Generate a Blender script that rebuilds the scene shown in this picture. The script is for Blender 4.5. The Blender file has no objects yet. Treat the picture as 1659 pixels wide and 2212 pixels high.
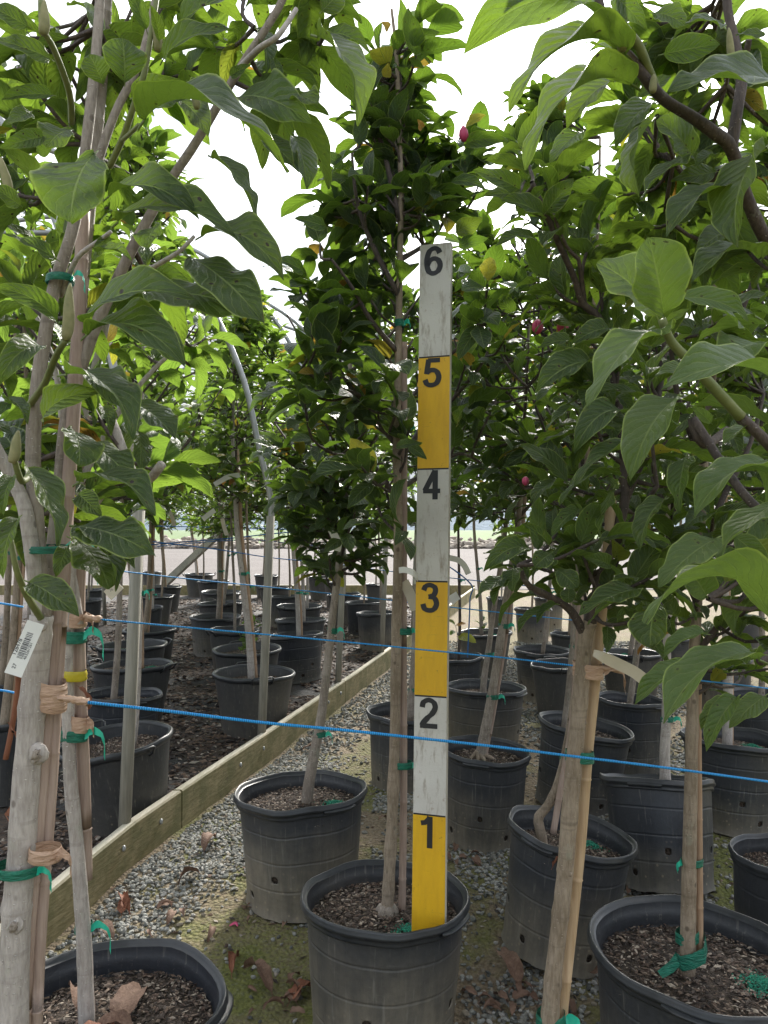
import bpy, math, random
import numpy as np
from mathutils import Vector, Matrix, Euler, noise as mnoise

# ------------------------------------------------------------------ camera, sky, sun, exposure
S = bpy.context.scene
F, CX, CY, CAM_H = 1660.0, 829.5, 1106.0, 1.28      # focal length and centre in photo units, eye height
HY = 1142.0
PITCH = math.atan((HY - CY) / F)
cam = bpy.data.cameras.new('camera')
cam.sensor_fit = 'VERTICAL'; cam.sensor_height = 24.0; cam.lens = 24.0 * F / 2212.0
cam.clip_start = 0.05; cam.clip_end = 3000
camo = bpy.data.objects.new('camera', cam); S.collection.objects.link(camo)
camo.location = (0, 0, CAM_H); camo.rotation_euler = (math.pi / 2 + PITCH, 0, 0)
S.camera = camo

SUN_EL, SUN_AZ = math.radians(33), math.radians(13)   # azimuth from +Y towards +X
SDIR = Vector((math.sin(SUN_AZ) * math.cos(SUN_EL), math.cos(SUN_AZ) * math.cos(SUN_EL), math.sin(SUN_EL)))
sun = bpy.data.lights.new('sun', 'SUN'); sun.energy = 4.3; sun.angle = math.radians(10); sun.color = (1.0, .95, .87)
suno = bpy.data.objects.new('sun', sun); S.collection.objects.link(suno)
suno.rotation_euler = SDIR.to_track_quat('Z', 'Y').to_euler()

W = bpy.data.worlds.new('World'); S.world = W; W.use_nodes = True
nt = W.node_tree; nt.nodes.clear()
def wn(t, **k):
    n = nt.nodes.new(t)
    for a, b in k.items(): setattr(n, a, b)
    return n
sky = wn('ShaderNodeTexSky', sky_type='NISHITA', sun_disc=False)
sky.sun_elevation = SUN_EL; sky.sun_rotation = SUN_AZ; sky.air_density = 1.0; sky.dust_density = 1.0
tc = wn('ShaderNodeTexCoord')
dot = wn('ShaderNodeVectorMath', operation='DOT_PRODUCT'); dot.inputs[1].default_value = SDIR
nt.links.new(tc.outputs['Generated'], dot.inputs[0])
mx = wn('ShaderNodeMath', operation='MAXIMUM'); mx.inputs[1].default_value = 0
nt.links.new(dot.outputs['Value'], mx.inputs[0])
pw = wn('ShaderNodeMath', operation='POWER'); pw.inputs[1].default_value = 14
nt.links.new(mx.outputs[0], pw.inputs[0])
mapn = wn('ShaderNodeMapping'); mapn.inputs['Scale'].default_value = (1, 1, 2.6); mapn.inputs['Location'].default_value = (3.1, 0.4, 0.2)
nt.links.new(tc.outputs['Generated'], mapn.inputs[0])
ns = wn('ShaderNodeTexNoise'); ns.inputs['Scale'].default_value = 2.6; ns.inputs['Detail'].default_value = 6; ns.inputs['Roughness'].default_value = .55
nt.links.new(mapn.outputs[0], ns.inputs['Vector'])
cr = wn('ShaderNodeMapRange'); cr.inputs['From Min'].default_value = .36; cr.inputs['From Max'].default_value = .52
cr.inputs['To Min'].default_value = .08; cr.inputs['To Max'].default_value = 1.0
nt.links.new(ns.outputs['Fac'], cr.inputs['Value'])
lum = wn('ShaderNodeMath', operation='MULTIPLY_ADD'); lum.inputs[1].default_value = 26; lum.inputs[2].default_value = 9.0
nt.links.new(pw.outputs[0], lum.inputs[0])
ns2 = wn('ShaderNodeTexNoise'); ns2.inputs['Scale'].default_value = 4.5; ns2.inputs['Detail'].default_value = 5; ns2.inputs['Roughness'].default_value = .5
nt.links.new(mapn.outputs[0], ns2.inputs['Vector'])
sh = wn('ShaderNodeMapRange'); sh.inputs['From Min'].default_value = .38; sh.inputs['From Max'].default_value = .66; sh.inputs['To Min'].default_value = .44; sh.inputs['To Max'].default_value = 1.12
nt.links.new(ns2.outputs['Fac'], sh.inputs['Value'])
lum2 = wn('ShaderNodeMath', operation='MULTIPLY'); nt.links.new(lum.outputs[0], lum2.inputs[0]); nt.links.new(sh.outputs[0], lum2.inputs[1])
zs = wn('ShaderNodeSeparateXYZ'); nt.links.new(tc.outputs['Generated'], zs.inputs[0])
el = wn('ShaderNodeMath', operation='MULTIPLY_ADD'); el.inputs[1].default_value = .5; nt.links.new(ns2.outputs['Fac'], el.inputs[0]); nt.links.new(zs.outputs[2], el.inputs[2])
lo = wn('ShaderNodeMapRange'); lo.inputs['From Min'].default_value = .50; lo.inputs['From Max'].default_value = .72; lo.inputs['To Min'].default_value = .50; lo.inputs['To Max'].default_value = 1.0
nt.links.new(el.outputs[0], lo.inputs['Value'])
lum3 = wn('ShaderNodeMath', operation='MULTIPLY'); nt.links.new(lum2.outputs[0], lum3.inputs[0]); nt.links.new(lo.outputs[0], lum3.inputs[1])
lum = lum3
cc = wn('ShaderNodeVectorMath', operation='SCALE'); cc.inputs[0].default_value = (.94, .97, 1.0)
nt.links.new(lum.outputs[0], cc.inputs['Scale'])
mixs = wn('ShaderNodeMix', data_type='RGBA')
nt.links.new(cr.outputs[0], mixs.inputs[0]); nt.links.new(sky.outputs[0], mixs.inputs[6]); nt.links.new(cc.outputs[0], mixs.inputs[7])
bg = wn('ShaderNodeBackground'); bg.inputs['Strength'].default_value = .10
nt.links.new(mixs.outputs[2], bg.inputs['Color'])
wo = wn('ShaderNodeOutputWorld'); nt.links.new(bg.outputs[0], wo.inputs['Surface'])

S.view_settings.view_transform = 'Standard'; S.view_settings.look = 'None'
S.view_settings.exposure = 1.34; S.view_settings.gamma = 1.0; S.view_settings.use_curve_mapping = False
S.render.engine = 'CYCLES'
S.cycles.max_bounces = 8; S.cycles.diffuse_bounces = 4; S.cycles.transmission_bounces = 5; S.cycles.glossy_bounces = 2
S.cycles.sample_clamp_indirect = 6; S.cycles.use_denoising = True
try: S.cycles.denoiser = 'OPENIMAGEDENOISE'
except Exception: pass
S.cycles.caustics_reflective = False; S.cycles.caustics_refractive = False

R = random.Random(7)
rng = np.random.default_rng(11)
COL = S.collection
rad = math.radians

# ------------------------------------------------------------------ helpers
def ray(x, y):
    rx, ry, rz = x - CX, F, CY - y
    return Vector((rx, ry * math.cos(PITCH) - rz * math.sin(PITCH), ry * math.sin(PITCH) + rz * math.cos(PITCH)))
def P(x, y, d):
    r = ray(x, y)
    return Vector((0, 0, CAM_H)) + r * (d / r.y)
def proj(p):
    v = p - Vector((0, 0, CAM_H))
    c, s = math.cos(PITCH), math.sin(PITCH)
    yy = v.y * c + v.z * s; zz = -v.y * s + v.z * c
    return CX + F * v.x / yy, CY - F * zz / yy
def gz(d):
    if d < 1: return -.19
    if d < 2.9: return -.1 * (2.9 - d)
    if d < 6: return 0.0
    if d < 14: return .015 * (d - 6)
    return .12
def v3(*a): return Vector(a)

def fast_mesh(name, V, Fc, mats=(), uv=None, attrs=None, smooth=True, matidx=None):
    """V (n,3), Fc (m,k) one polygon size"""
    V = np.asarray(V, dtype=np.float32); Fc = np.asarray(Fc, dtype=np.int32)
    m = bpy.data.meshes.new(name); k = Fc.shape[1]; nf = Fc.shape[0]
    m.vertices.add(len(V)); m.vertices.foreach_set('co', V.ravel())
    m.loops.add(nf * k); m.loops.foreach_set('vertex_index', Fc.ravel())
    m.polygons.add(nf); m.polygons.foreach_set('loop_start', np.arange(nf, dtype=np.int32) * k)
    m.polygons.foreach_set('use_smooth', np.full(nf, smooth, dtype=bool))
    if matidx is not None: m.polygons.foreach_set('material_index', np.asarray(matidx, dtype=np.int32))
    if uv is not None:
        u = m.uv_layers.new(name='UVMap'); u.data.foreach_set('uv', np.asarray(uv, dtype=np.float32)[Fc.ravel()].ravel())
    if attrs:
        for an, av in attrs.items():
            at = m.attributes.new(an, 'FLOAT', 'POINT'); at.data.foreach_set('value', np.asarray(av, dtype=np.float32))
    for x in mats: m.materials.append(x)
    m.update(calc_edges=True)
    return m

class MB:
    def __init__(s): s.v = []; s.f = []; s.mi = []; s.cur = 0
    def add(s, vs, fs):
        b = len(s.v); s.v += [tuple(p) for p in vs]; s.f += [tuple(b + i for i in f) for f in fs]; s.mi += [s.cur] * len(fs)
    def box(s, c, size, M=None):
        x, y, z = size[0] / 2, size[1] / 2, size[2] / 2
        vs = [Vector((i * x, j * y, k * z)) for i in (-1, 1) for j in (-1, 1) for k in (-1, 1)]
        vs = [(M @ p if M else p) + Vector(c) for p in vs]
        s.add(vs, [(0, 1, 3, 2), (4, 6, 7, 5), (0, 4, 5, 1), (2, 3, 7, 6), (0, 2, 6, 4), (1, 5, 7, 3)])
    def beam(s, a, b, w, h, up=Vector((0, 0, 1)), bev=0):
        """bar from a to b, w across, h along up"""
        a, b = Vector(a), Vector(b); d = (b - a).normalized(); sx = d.cross(up).normalized(); uz = sx.cross(d).normalized()
        if bev:
            pr = [(-w/2+bev, -h/2), (w/2-bev, -h/2), (w/2, -h/2+bev), (w/2, h/2-bev), (w/2-bev, h/2), (-w/2+bev, h/2), (-w/2, h/2-bev), (-w/2, -h/2+bev)]
        else: pr = [(-w/2, -h/2), (w/2, -h/2), (w/2, h/2), (-w/2, h/2)]
        n = len(pr)
        vs = [a + sx * p + uz * q for p, q in pr] + [b + sx * p + uz * q for p, q in pr]
        s.add(vs, [(i, (i + 1) % n, n + (i + 1) % n, n + i) for i in range(n)] + [tuple(range(n))[::-1], tuple(range(n, 2 * n))])
    def tube(s, pts, rads, n=8, cap=True, rnoise=0.0, squash=1.0):
        pts = [Vector(p) for p in pts]; L = len(pts)
        if not hasattr(rads, '__len__'): rads = [rads] * L
        t0 = (pts[1] - pts[0]).normalized()
        ref = Vector((0, 0, 1)) if abs(t0.z) < .9 else Vector((1, 0, 0))
        u = t0.cross(ref).normalized(); vs = []
        for i in range(L):
            t = (pts[min(i + 1, L - 1)] - pts[max(i - 1, 0)]).normalized()
            u = (u - t * u.dot(t)).normalized(); w = t.cross(u)
            for j in range(n):
                a = 2 * math.pi * j / n
                r = rads[i]
                if rnoise: r *= 1 + rnoise * (mnoise.noise(Vector((math.cos(a) * 1.3, math.sin(a) * 1.3, i * .55 + pts[0].x * 9))) )
                vs.append(pts[i] + u * math.cos(a) * r + w * math.sin(a) * r * squash)
        fs = [(i * n + j, i * n + (j + 1) % n, (i + 1) * n + (j + 1) % n, (i + 1) * n + j) for i in range(L - 1) for j in range(n)]
        if cap: fs += [tuple(range(n))[::-1], tuple((L - 1) * n + j for j in range(n))]
        s.add(vs, fs)
    def ell(s, c, rx, ry, rz, n=8, m=5, M=None):
        vs = []; 
        for i in range(1, m):
            th = math.pi * i / m
            for j in range(n):
                a = 2 * math.pi * j / n
                vs.append(Vector((rx * math.sin(th) * math.cos(a), ry * math.sin(th) * math.sin(a), rz * math.cos(th))))
        vs += [Vector((0, 0, rz)), Vector((0, 0, -rz))]
        T, B = len(vs) - 2, len(vs) - 1
        fs = [(i * n + j, (i + 1) * n + j, (i + 1) * n + (j + 1) % n, i * n + (j + 1) % n) for i in range(m - 2) for j in range(n)]
        fs += [(T, j, (j + 1) % n) for j in range(n)] + [(B, (m - 2) * n + (j + 1) % n, (m - 2) * n + j) for j in range(n)]
        s.add([(M @ p if M else p) + Vector(c) for p in vs], fs)
    def mesh(s, name, mats, base=Vector((0, 0, 0)), smooth=True):
        m = bpy.data.meshes.new(name)
        m.from_pydata([(p[0] - base[0], p[1] - base[1], p[2] - base[2]) for p in s.v], [], s.f)
        for x in (mats if isinstance(mats, (list, tuple)) else [mats]): m.materials.append(x)
        m.polygons.foreach_set('material_index', s.mi)
        m.polygons.foreach_set('use_smooth', [smooth] * len(s.f)); m.update()
        return m

def link(name, data, parent=None, loc=None):
    o = bpy.data.objects.new(name, data); COL.objects.link(o)
    if parent: o.parent = parent
    if loc is not None: o.location = loc
    return o
def tag(o, label, cat, group=None):
    o['label'] = label; o['category'] = cat
    if group: o['group'] = group
    return o
def thing(name, loc, label, cat, group=None):
    o = bpy.data.objects.new(name, None); o.empty_display_size = .05; COL.objects.link(o); o.location = loc
    return tag(o, label, cat, group)
def part(name, mb, mats, root, smooth=True, stuff=False):
    """mb holds world coordinates; root has no rotation or scale"""
    base = Vector(root.location) if root.parent is None else Vector(root.parent.location) + Vector(root.location)
    o = link(name, mb.mesh(name, mats, base, smooth), root)
    if stuff: o['kind'] = 'stuff'
    return o
def single(name, mb, mats, label, cat, base, group=None, smooth=True):
    o = link(name, mb.mesh(name, mats, Vector(base), smooth), None, base)
    return tag(o, label, cat, group)
def struct(name, data, loc=None):
    o = link(name, data, None, loc); o['kind'] = 'structure'; return o
def smooth_path(pts, n=6):
    pts = [Vector(p) for p in pts]; out = []
    for i in range(len(pts) - 1):
        p0 = pts[max(i - 1, 0)]; p1 = pts[i]; p2 = pts[i + 1]; p3 = pts[min(i + 2, len(pts) - 1)]
        for k in range(n):
            t = k / n
            out.append(.5 * ((2 * p1) + (p2 - p0) * t + (2 * p0 - 5 * p1 + 4 * p2 - p3) * t * t + (3 * p1 - p0 - 3 * p2 + p3) * t ** 3))
    out.append(pts[-1]); return out

# ------------------------------------------------------------------ materials
class NM:
    def __init__(s, name):
        s.m = bpy.data.materials.new(name); s.m.use_nodes = True; s.t = s.m.node_tree; s.t.nodes.clear()
        s.out = s.t.nodes.new('ShaderNodeOutputMaterial')
    def n(s, t, ins=None, **k):
        x = s.t.nodes.new('ShaderNode' + t)
        for a, b in k.items(): setattr(x, a, b)
        if ins:
            for a, b in ins.items():
                if isinstance(b, bpy.types.NodeSocket): s.t.links.new(b, x.inputs[a])
                else: x.inputs[a].default_value = b
        return x
    def math(s, op, a, b=0.0, c=0.0, clamp=False):
        return s.n('Math', {0: a, 1: b, 2: c}, operation=op, use_clamp=clamp).outputs[0]
    def rng(s, v, a, b, c=0.0, d=1.0, sm=False):
        return s.n('MapRange', {'Value': v, 'From Min': a, 'From Max': b, 'To Min': c, 'To Max': d}, interpolation_type='SMOOTHSTEP' if sm else 'LINEAR').outputs[0]
    def mix(s, f, a, b, blend='MIX'):
        x = s.n('Mix', {0: f, 6: a, 7: b}, data_type='RGBA', blend_type=blend); return x.outputs[2]
    def noise(s, vec, scale, detail=3, rough=.55, dist=0.0):
        return s.n('TexNoise', {'Vector': vec, 'Scale': scale, 'Detail': detail, 'Roughness': rough, 'Distortion': dist}).outputs['Fac']
    def coord(s, which='Object'): return s.n('TexCoord').outputs[which]
    def mapping(s, vec, sc=(1, 1, 1), loc=(0, 0, 0), rot=(0, 0, 0)):
        return s.n('Mapping', {'Vector': vec, 'Scale': sc, 'Location': loc, 'Rotation': rot}).outputs[0]
    def bump(s, h, st=.3, dist=.01): return s.n('Bump', {'Height': h, 'Strength': st, 'Distance': dist}).outputs[0]
    def pr(s, col, rough=.6, normal=None, **k):
        ins = {'Base Color': col, 'Roughness': rough}
        if normal is not None: ins['Normal'] = normal
        ins.update({a.replace('_', ' '): b for a, b in k.items()})
        return s.n('BsdfPrincipled', ins).outputs[0]
    def fin(s, sh): s.t.links.new(sh, s.out.inputs['Surface']); return s.m
def C(r, g, b): return (r, g, b, 1.0)

def mat_simple(name, c1, c2, scale=30, rough=.7, bump=.3, stretch=(1, 1, 1), bd=.004, **k):
    n = NM(name); v = n.mapping(n.coord(), stretch)
    a = n.noise(v, scale, 4); b = n.noise(v, scale * .17, 2)
    f = n.rng(n.math('MULTIPLY_ADD', a, .6, n.math('MULTIPLY', b, .4)), .35, .65)
    return n.fin(n.pr(n.mix(f, C(*c1), C(*c2)), rough, n.bump(a, bump, bd), **k))

def mat_bark(name, c1, c2, spots=(.5, .45, .4), rough=.75):
    n = NM(name); oi = n.n('ObjectInfo').outputs['Random']
    co = n.n('VectorMath', {0: n.coord(), 1: n.n('CombineXYZ', {0: n.math('MULTIPLY', oi, 40.0)}).outputs[0]}, operation='ADD').outputs[0]
    v = n.mapping(co, (1, 1, .22)); big = n.noise(co, 9, 3); fine = n.noise(v, 160, 4, .65)
    f = n.rng(n.math('MULTIPLY_ADD', big, .45, n.math('MULTIPLY', fine, .55)), .40, .60)
    col = n.mix(f, C(*c1), C(*c2))
    len_ = n.n('TexVoronoi', {'Vector': n.mapping(co, (1, 1, 1.8)), 'Scale': 75.0, 'Randomness': 1.0}).outputs['Distance']
    sp = n.rng(len_, .10, .17, 1, 0)
    col = n.mix(n.math('MULTIPLY', sp, .95), col, C(*spots)); dk = n.n('TexVoronoi', {'Vector': n.mapping(co, (1, 1, .8)), 'Scale': 21.0, 'Randomness': 1.0}).outputs['Distance']
    col = n.mix(n.rng(dk, .07, .13, .7, 0), col, C(c1[0] * .35, c1[1] * .32, c1[2] * .3))
    ring = n.noise(n.mapping(co, (.6, .6, 9)), 7, 3, .6)
    col = n.mix(n.rng(n.math('ADD', ring, n.math('MULTIPLY', n.noise(co, 30, 3, .7), .25)), .70, .84, 0, .42), col, C(c1[0] * .5, c1[1] * .48, c1[2] * .45))
    lich = n.noise(n.mapping(co, (1, 1, .6)), 22, 5, .7)
    col = n.mix(n.rng(lich, .6, .7, 0, .35), col, C(.34, .36, .28))
    h = n.math('ADD', fine, n.math('MULTIPLY', ring, .25))
    return n.fin(n.pr(col, rough, n.bump(n.math('ADD', h, n.math('MULTIPLY', sp, .6)), .85, .003)))

def mat_leaf(name, top1, top2, under, trans, rough=.42, veins=10.0, tmix=.36, spots=1.0):
    n = NM(name)
    uv = n.coord('UV'); sx = n.n('SeparateXYZ', {0: uv}); u = sx.outputs[0]; vv = sx.outputs[1]
    a_t = n.n('Attribute', attribute_name='tone').outputs['Fac']; a_r = n.n('Attribute', attribute_name='rnd').outputs['Fac']
    oc = n.n('SeparateColor', {0: n.n('ObjectInfo').outputs['Color']})
    tone = n.math('ADD', a_t, oc.outputs[0]); rn = n.math('ADD', a_r, oc.outputs[1])
    av = n.math('ABSOLUTE', n.math('MULTIPLY_ADD', vv, 2.0, -1.0))
    pos = n.n('VectorMath', {0: n.n('CombineXYZ', {0: n.math('MULTIPLY', u, 2.2), 1: vv, 2: n.math('MULTIPLY', rn, 37.0)}).outputs[0]}, operation='ADD').outputs[0]
    wob = n.noise(pos, 3.0, 2)
    mid = n.rng(av, .018, .05, 1, 0)
    t = n.math('SUBTRACT', n.math('MULTIPLY', u, veins), n.math('MULTIPLY', n.math('POWER', av, .8), 2.6))
    t = n.math('ADD', t, n.math('MULTIPLY', wob, 1.2)); side = n.math('FLOOR', n.math('MULTIPLY', vv, 1.999))
    t = n.math('ADD', t, n.math('MULTIPLY', side, .5))
    fr = n.math('ABSOLUTE', n.math('SUBTRACT', n.math('FRACT', t), .5))
    sv = n.math('MULTIPLY', n.rng(fr, .02, .075, 1, 0), n.rng(av, .75, .97, .8, 0))
    fine = n.n('TexVoronoi', {'Vector': pos, 'Scale': 17.0}, feature='DISTANCE_TO_EDGE').outputs['Distance']
    fv = n.rng(fine, .0, .06, .35, 0)
    vein = n.math('MAXIMUM', n.math('MAXIMUM', mid, n.math('MULTIPLY', sv, .8)), n.math('MULTIPLY', fv, .5))
    edge = n.rng(av, .90, .97, 0, .8)
    base = n.mix(n.rng(n.noise(pos, 1.6, 3), .35, .65), C(*top1), C(*top2))
    base = n.mix(n.rng(rn, 0, 1, 0, .35), base, C(top2[0] * 1.1, top2[1] * .95, top2[2] * 1.3))
    yel = C(.30, .30, .03); org = C(.5, .17, .05)
    y_f = n.rng(tone, .2, .6); o_f = n.rng(tone, .65, 1.0)
    def toned(c, yc=yel, oc_=org): return n.mix(o_f, n.mix(n.math('MULTIPLY', y_f, .8), c, yc), oc_)
    base = toned(base)
    undc = toned(n.mix(n.rng(n.noise(pos, 2.5, 3), .35, .65), C(*under), C(under[0] * .8, under[1] * .85, under[2] * .75)))
    vc = C(.26, .32, .12); vd = C(under[0] * 2.6, under[1] * 2.5, under[2] * 2.0)
    topc = n.mix(n.math('MULTIPLY', vein, .80), base, vc); undc = n.mix(n.math('MULTIPLY', vein, .75), undc, vd)
    bf = n.n('NewGeometry').outputs['Backfacing']
    col = n.mix(bf, topc, undc); col = n.mix(edge, col, C(.36, .44, .12))
    # insect marks with yellow halo
    vo = n.n('TexVoronoi', {'Vector': pos, 'Scale': 3.1, 'Randomness': 1.0}).outputs['Distance']
    vsel = n.noise(pos, 1.3, 2)
    sel = n.rng(vsel, .47, .50)
    spd = n.math('MULTIPLY', n.rng(n.math('ADD', vo, n.math('MULTIPLY', n.noise(pos, 22, 2), .08)), .15, .19, 1, 0), sel)
    halo = n.math('MULTIPLY', n.rng(vo, .12, .34, .6, 0), sel)
    col = n.mix(n.math('MULTIPLY', halo, .6 * spots), col, C(.24, .27, .04))
    col = n.mix(n.math('MULTIPLY', spd, spots), col, C(.035, .025, .02))
    brn = n.math('MULTIPLY', n.rng(n.math('ADD', av, n.math('MULTIPLY', n.math('GREATER_THAN', u, .93), .3)), .80, .97), n.rng(n.noise(pos, 2.7, 3, .7), .60, .66))
    col = n.mix(n.math('MULTIPLY', brn, .85 * spots), col, C(.11, .065, .03))
    h = n.math('ADD', n.math('MULTIPLY', vein, -.6), n.math('MULTIPLY', fr, 1.1)); h = n.math('ADD', h, n.math('MULTIPLY', n.noise(pos, 5, 3), 1.2))
    nb = n.bump(h, .7, .0032)
    rg = n.mix(bf, C(rough, rough, rough), C(.8, .8, .8)); rg = n.math('ADD', rg, n.math('MULTIPLY', n.noise(pos, 6, 3), .14))
    p = n.n('BsdfPrincipled', {'Base Color': col, 'Roughness': rg, 'Normal': nb, 'Specular IOR Level': .45}).outputs[0]
    tcol = toned(C(*trans), C(.62, .52, .05), C(.7, .25, .08)); tcol = n.mix(n.math('MULTIPLY', vein, .35), tcol, C(trans[0] * .6, trans[1] * .65, trans[2]))
    tcol = n.mix(n.rng(rn, 0, 1, 0, .4), tcol, C(trans[0] * 1.3, trans[1] * 1.1, trans[2]))
    tcol = n.mix(n.math('MULTIPLY', spd, spots), tcol, C(.03, .02, .01))
    tr = n.n('BsdfTranslucent', {'Color': tcol, 'Normal': nb}).outputs[0]
    return n.fin(n.n('MixShader', {0: tmix, 1: p, 2: tr}).outputs[0])

def mat_pot(name, body, dust, dmin=-.02, dmax=.30, amount=.8):
    n = NM(name); co = n.coord(); oi = n.n('ObjectInfo').outputs['Random']
    co2 = n.n('VectorMath', {0: co, 1: n.n('CombineXYZ', {0: n.math('MULTIPLY', oi, 17.0), 1: n.math('MULTIPLY', oi, 9.0)}).outputs[0]}, operation='ADD').outputs[0]
    z = n.n('SeparateXYZ', {0: co}).outputs[2]
    big = n.noise(co2, 5, 4, .6); fine = n.noise(co2, 60, 5, .7); streak = n.noise(n.mapping(co2, (14, 14, 1.2)), 3, 4, .6)
    zz = n.math('ADD', z, n.math('MULTIPLY_ADD', big, .22, -.11)); zz = n.math('ADD', zz, n.math('MULTIPLY_ADD', oi, .22, -.11))
    f = n.rng(zz, dmin, dmax, 1, 0.05); f = n.math('MULTIPLY', f, n.rng(fine, .25, .6, .75, 1.0)); f = n.math('MULTIPLY', f, n.rng(streak, .3, .65, .65, 1.1))
    f = n.math('MULTIPLY', f, n.math('MULTIPLY_ADD', n.math('FRACT', n.math('MULTIPLY', oi, 7.3)), .62 * amount, .38 * amount), clamp=True)
    col = n.mix(n.rng(fine, .3, .7), C(*body), C(body[0] * 1.5, body[1] * 1.5, body[2] * 1.5))
    scr = n.noise(n.mapping(co2, (3, 3, 30)), 6, 4, .7)
    col = n.mix(n.rng(scr, .62, .75, 0, .35), col, C(.16, .16, .16))
    col = n.mix(f, col, n.mix(n.rng(big, .3, .7), C(*dust), C(dust[0] * .75, dust[1] * .78, dust[2] * .8)))
    mud = n.rng(n.noise(co2, 24, 5, .75), .60, .68, 0, .5); mud = n.math('MULTIPLY', mud, n.rng(z, .0, .20, 1, .15)); spl = n.n('TexVoronoi', {'Vector': co2, 'Scale': 38.0}).outputs['Distance']; col = n.mix(n.math('MULTIPLY', n.rng(spl, .12, .2, .7, 0), n.rng(z, .05, .2, 1, 0)), col, C(.30, .25, .18)); run = n.noise(n.mapping(co2, (26, 26, .9)), 4, 3, .6); col = n.mix(n.rng(run, .60, .70, 0, .35), col, C(.24, .23, .20))
    col = n.mix(mud, col, C(.10, .085, .06))
    return n.fin(n.pr(col, n.rng(f, 0, 1, .42, .8), n.bump(n.math('ADD', fine, streak), .25, .003)))

M = {}
M['bark_pale'] = mat_bark('bark_pale', (.30, .265, .24), (.48, .435, .40), (.64, .6, .56))
M['bark_brown'] = mat_bark('bark_brown', (.19, .145, .10), (.33, .265, .20), (.36, .30, .24))
M['bark_grey'] = mat_bark('bark_grey', (.19, .155, .125), (.33, .285, .24), (.45, .4, .35))
M['bark_dark'] = mat_bark('bark_dark', (.045, .033, .03), (.10, .075, .062), (.22, .19, .17))
M['shoot'] = mat_simple('green_shoot', (.13, .16, .05), (.20, .22, .08), 60, .6, .2)
M['leaf_big'] = mat_leaf('leaf_broad', (.019, .042, .014), (.031, .060, .020), (.062, .092, .042), (.21, .35, .03), .31, 9.0, .35)
M['leaf_near'] = mat_leaf('leaf_broad_pale', (.055, .098, .030), (.075, .125, .036), (.10, .15, .06), (.26, .42, .05), .45, 9.0, .33, .7)
M['leaf_small'] = mat_leaf('leaf_small', (.011, .027, .014), (.019, .041, .022), (.032, .050, .034), (.20, .36, .03), .27, 8.0, .29, .6)
M['leaf_mid'] = mat_leaf('leaf_bright', (.024, .056, .013), (.042, .085, .02), (.06, .095, .038), (.25, .42, .05), .38, 8.0, .40, .4)
M['bud'] = mat_simple('bud_fuzz', (.20, .20, .09), (.30, .28, .14), 90, .8, .3)
M['petal'] = mat_simple('petal', (.42, .03, .10), (.60, .10, .22), 40, .5, .2, (1, 1, .2))
M['stake'] = mat_simple('stake_cane', (.30, .19, .12), (.43, .29, .19), 40, .6, .4, (4, 4, .4), .002)
M['stake_pink'] = mat_simple('stake_cane_pink', (.27, .19, .15), (.43, .33, .275), 40, .7, .4, (4, 4, .3), .003)
M['stake_orange'] = mat_simple('stake_cane_orange', (.40, .265, .15), (.57, .42, .27), 30, .5, .3, (4, 4, .3), .002)
M['tie'] = mat_simple('tie_tape_green', (.0, .085, .05), (.01, .20, .125), 60, .38, .9, (1, 1, 5), .006)
M['tie_b'] = mat_simple('tie_tape_tail', (.0, .40, .26), (.05, .52, .36), 50, .35, .3)
M['tie_y'] = mat_simple('tie_tape_yellow', (.40, .33, .01), (.55, .45, .03), 50, .35, .3)
M['tape_peach'] = mat_simple('tape_peach', (.40, .25, .165), (.60, .41, .30), 45, .5, 1.0, (1, 1, 5), .006)
M['pot'] = mat_pot('nursery_pot_plastic', (.024, .027, .033), (.31, .265, .195), .03, .27, 1.0)
M['pot_clean'] = mat_pot('nursery_pot_plastic_dark', (.019, .022, .029), (.21, .19, .15), -.04, .16, .9)
M['pot_smooth'] = mat_pot('handled_pot_plastic', (.026, .028, .032), (.20, .175, .14), -.08, .36, .9)
M['rim'] = mat_simple('pot_rim_plastic', (.016, .018, .021), (.036, .039, .044), 25, .36, .3, bd=.002)
n = NM('potting_soil'); co = n.coord(); a = n.noise(co, 90, 5, .7); b = n.noise(co, 12, 3)
M['soil'] = n.fin(n.pr(n.mix(n.rng(a, .4, .65), C(.02, .014, .01), C(.10, .072, .052)), .95, n.bump(n.math('ADD', a, b), 1.0, .012)))
def mat_chip(name, cols):
    n = NM(name); r_ = n.n('Attribute', attribute_name='rnd').outputs['Fac']
    rp = n.n('ValToRGB', {0: r_}); e = rp.color_ramp; e.interpolation = 'CONSTANT'
    while len(e.elements) < len(cols): e.elements.new(.5)
    for i, c in enumerate(cols): e.elements[i].position = i / len(cols); e.elements[i].color = C(*c)
    nz = n.noise(n.coord(), 120, 3)
    return n.fin(n.pr(n.mix(n.rng(nz, .3, .7, 0, .5), rp.outputs[0], C(.03, .025, .02)), .9, n.bump(nz, .4, .002)))
M['chips'] = mat_chip('bark_chips', [(.045, .03, .022), (.09, .055, .04), (.15, .10, .07), (.07, .05, .04), (.22, .16, .12), (.03, .022, .018), (.11, .085, .07), (.36, .30, .24)])
M['granule'] = mat_chip('fertiliser_granules', [(.0, .20, .12), (.02, .27, .17), (.0, .14, .09), (.03, .33, .2)])
M['stone'] = mat_chip('gravel_stone', [(.22, .225, .205), (.31, .31, .285), (.14, .145, .135), (.44, .43, .40), (.26, .255, .225), (.10, .105, .095), (.29, .25, .19), (.35, .355, .33)])
M['litter'] = mat_chip('leaf_litter', [(.08, .052, .04), (.16, .10, .065), (.04, .03, .025), (.22, .15, .11), (.38, .33, .28), (.06, .05, .045), (.13, .085, .06), (.05, .035, .03)])
M['dead'] = mat_simple('dead_leaf', (.11, .06, .04), (.235, .145, .10), 25, .8, .7, bd=.004)
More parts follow.
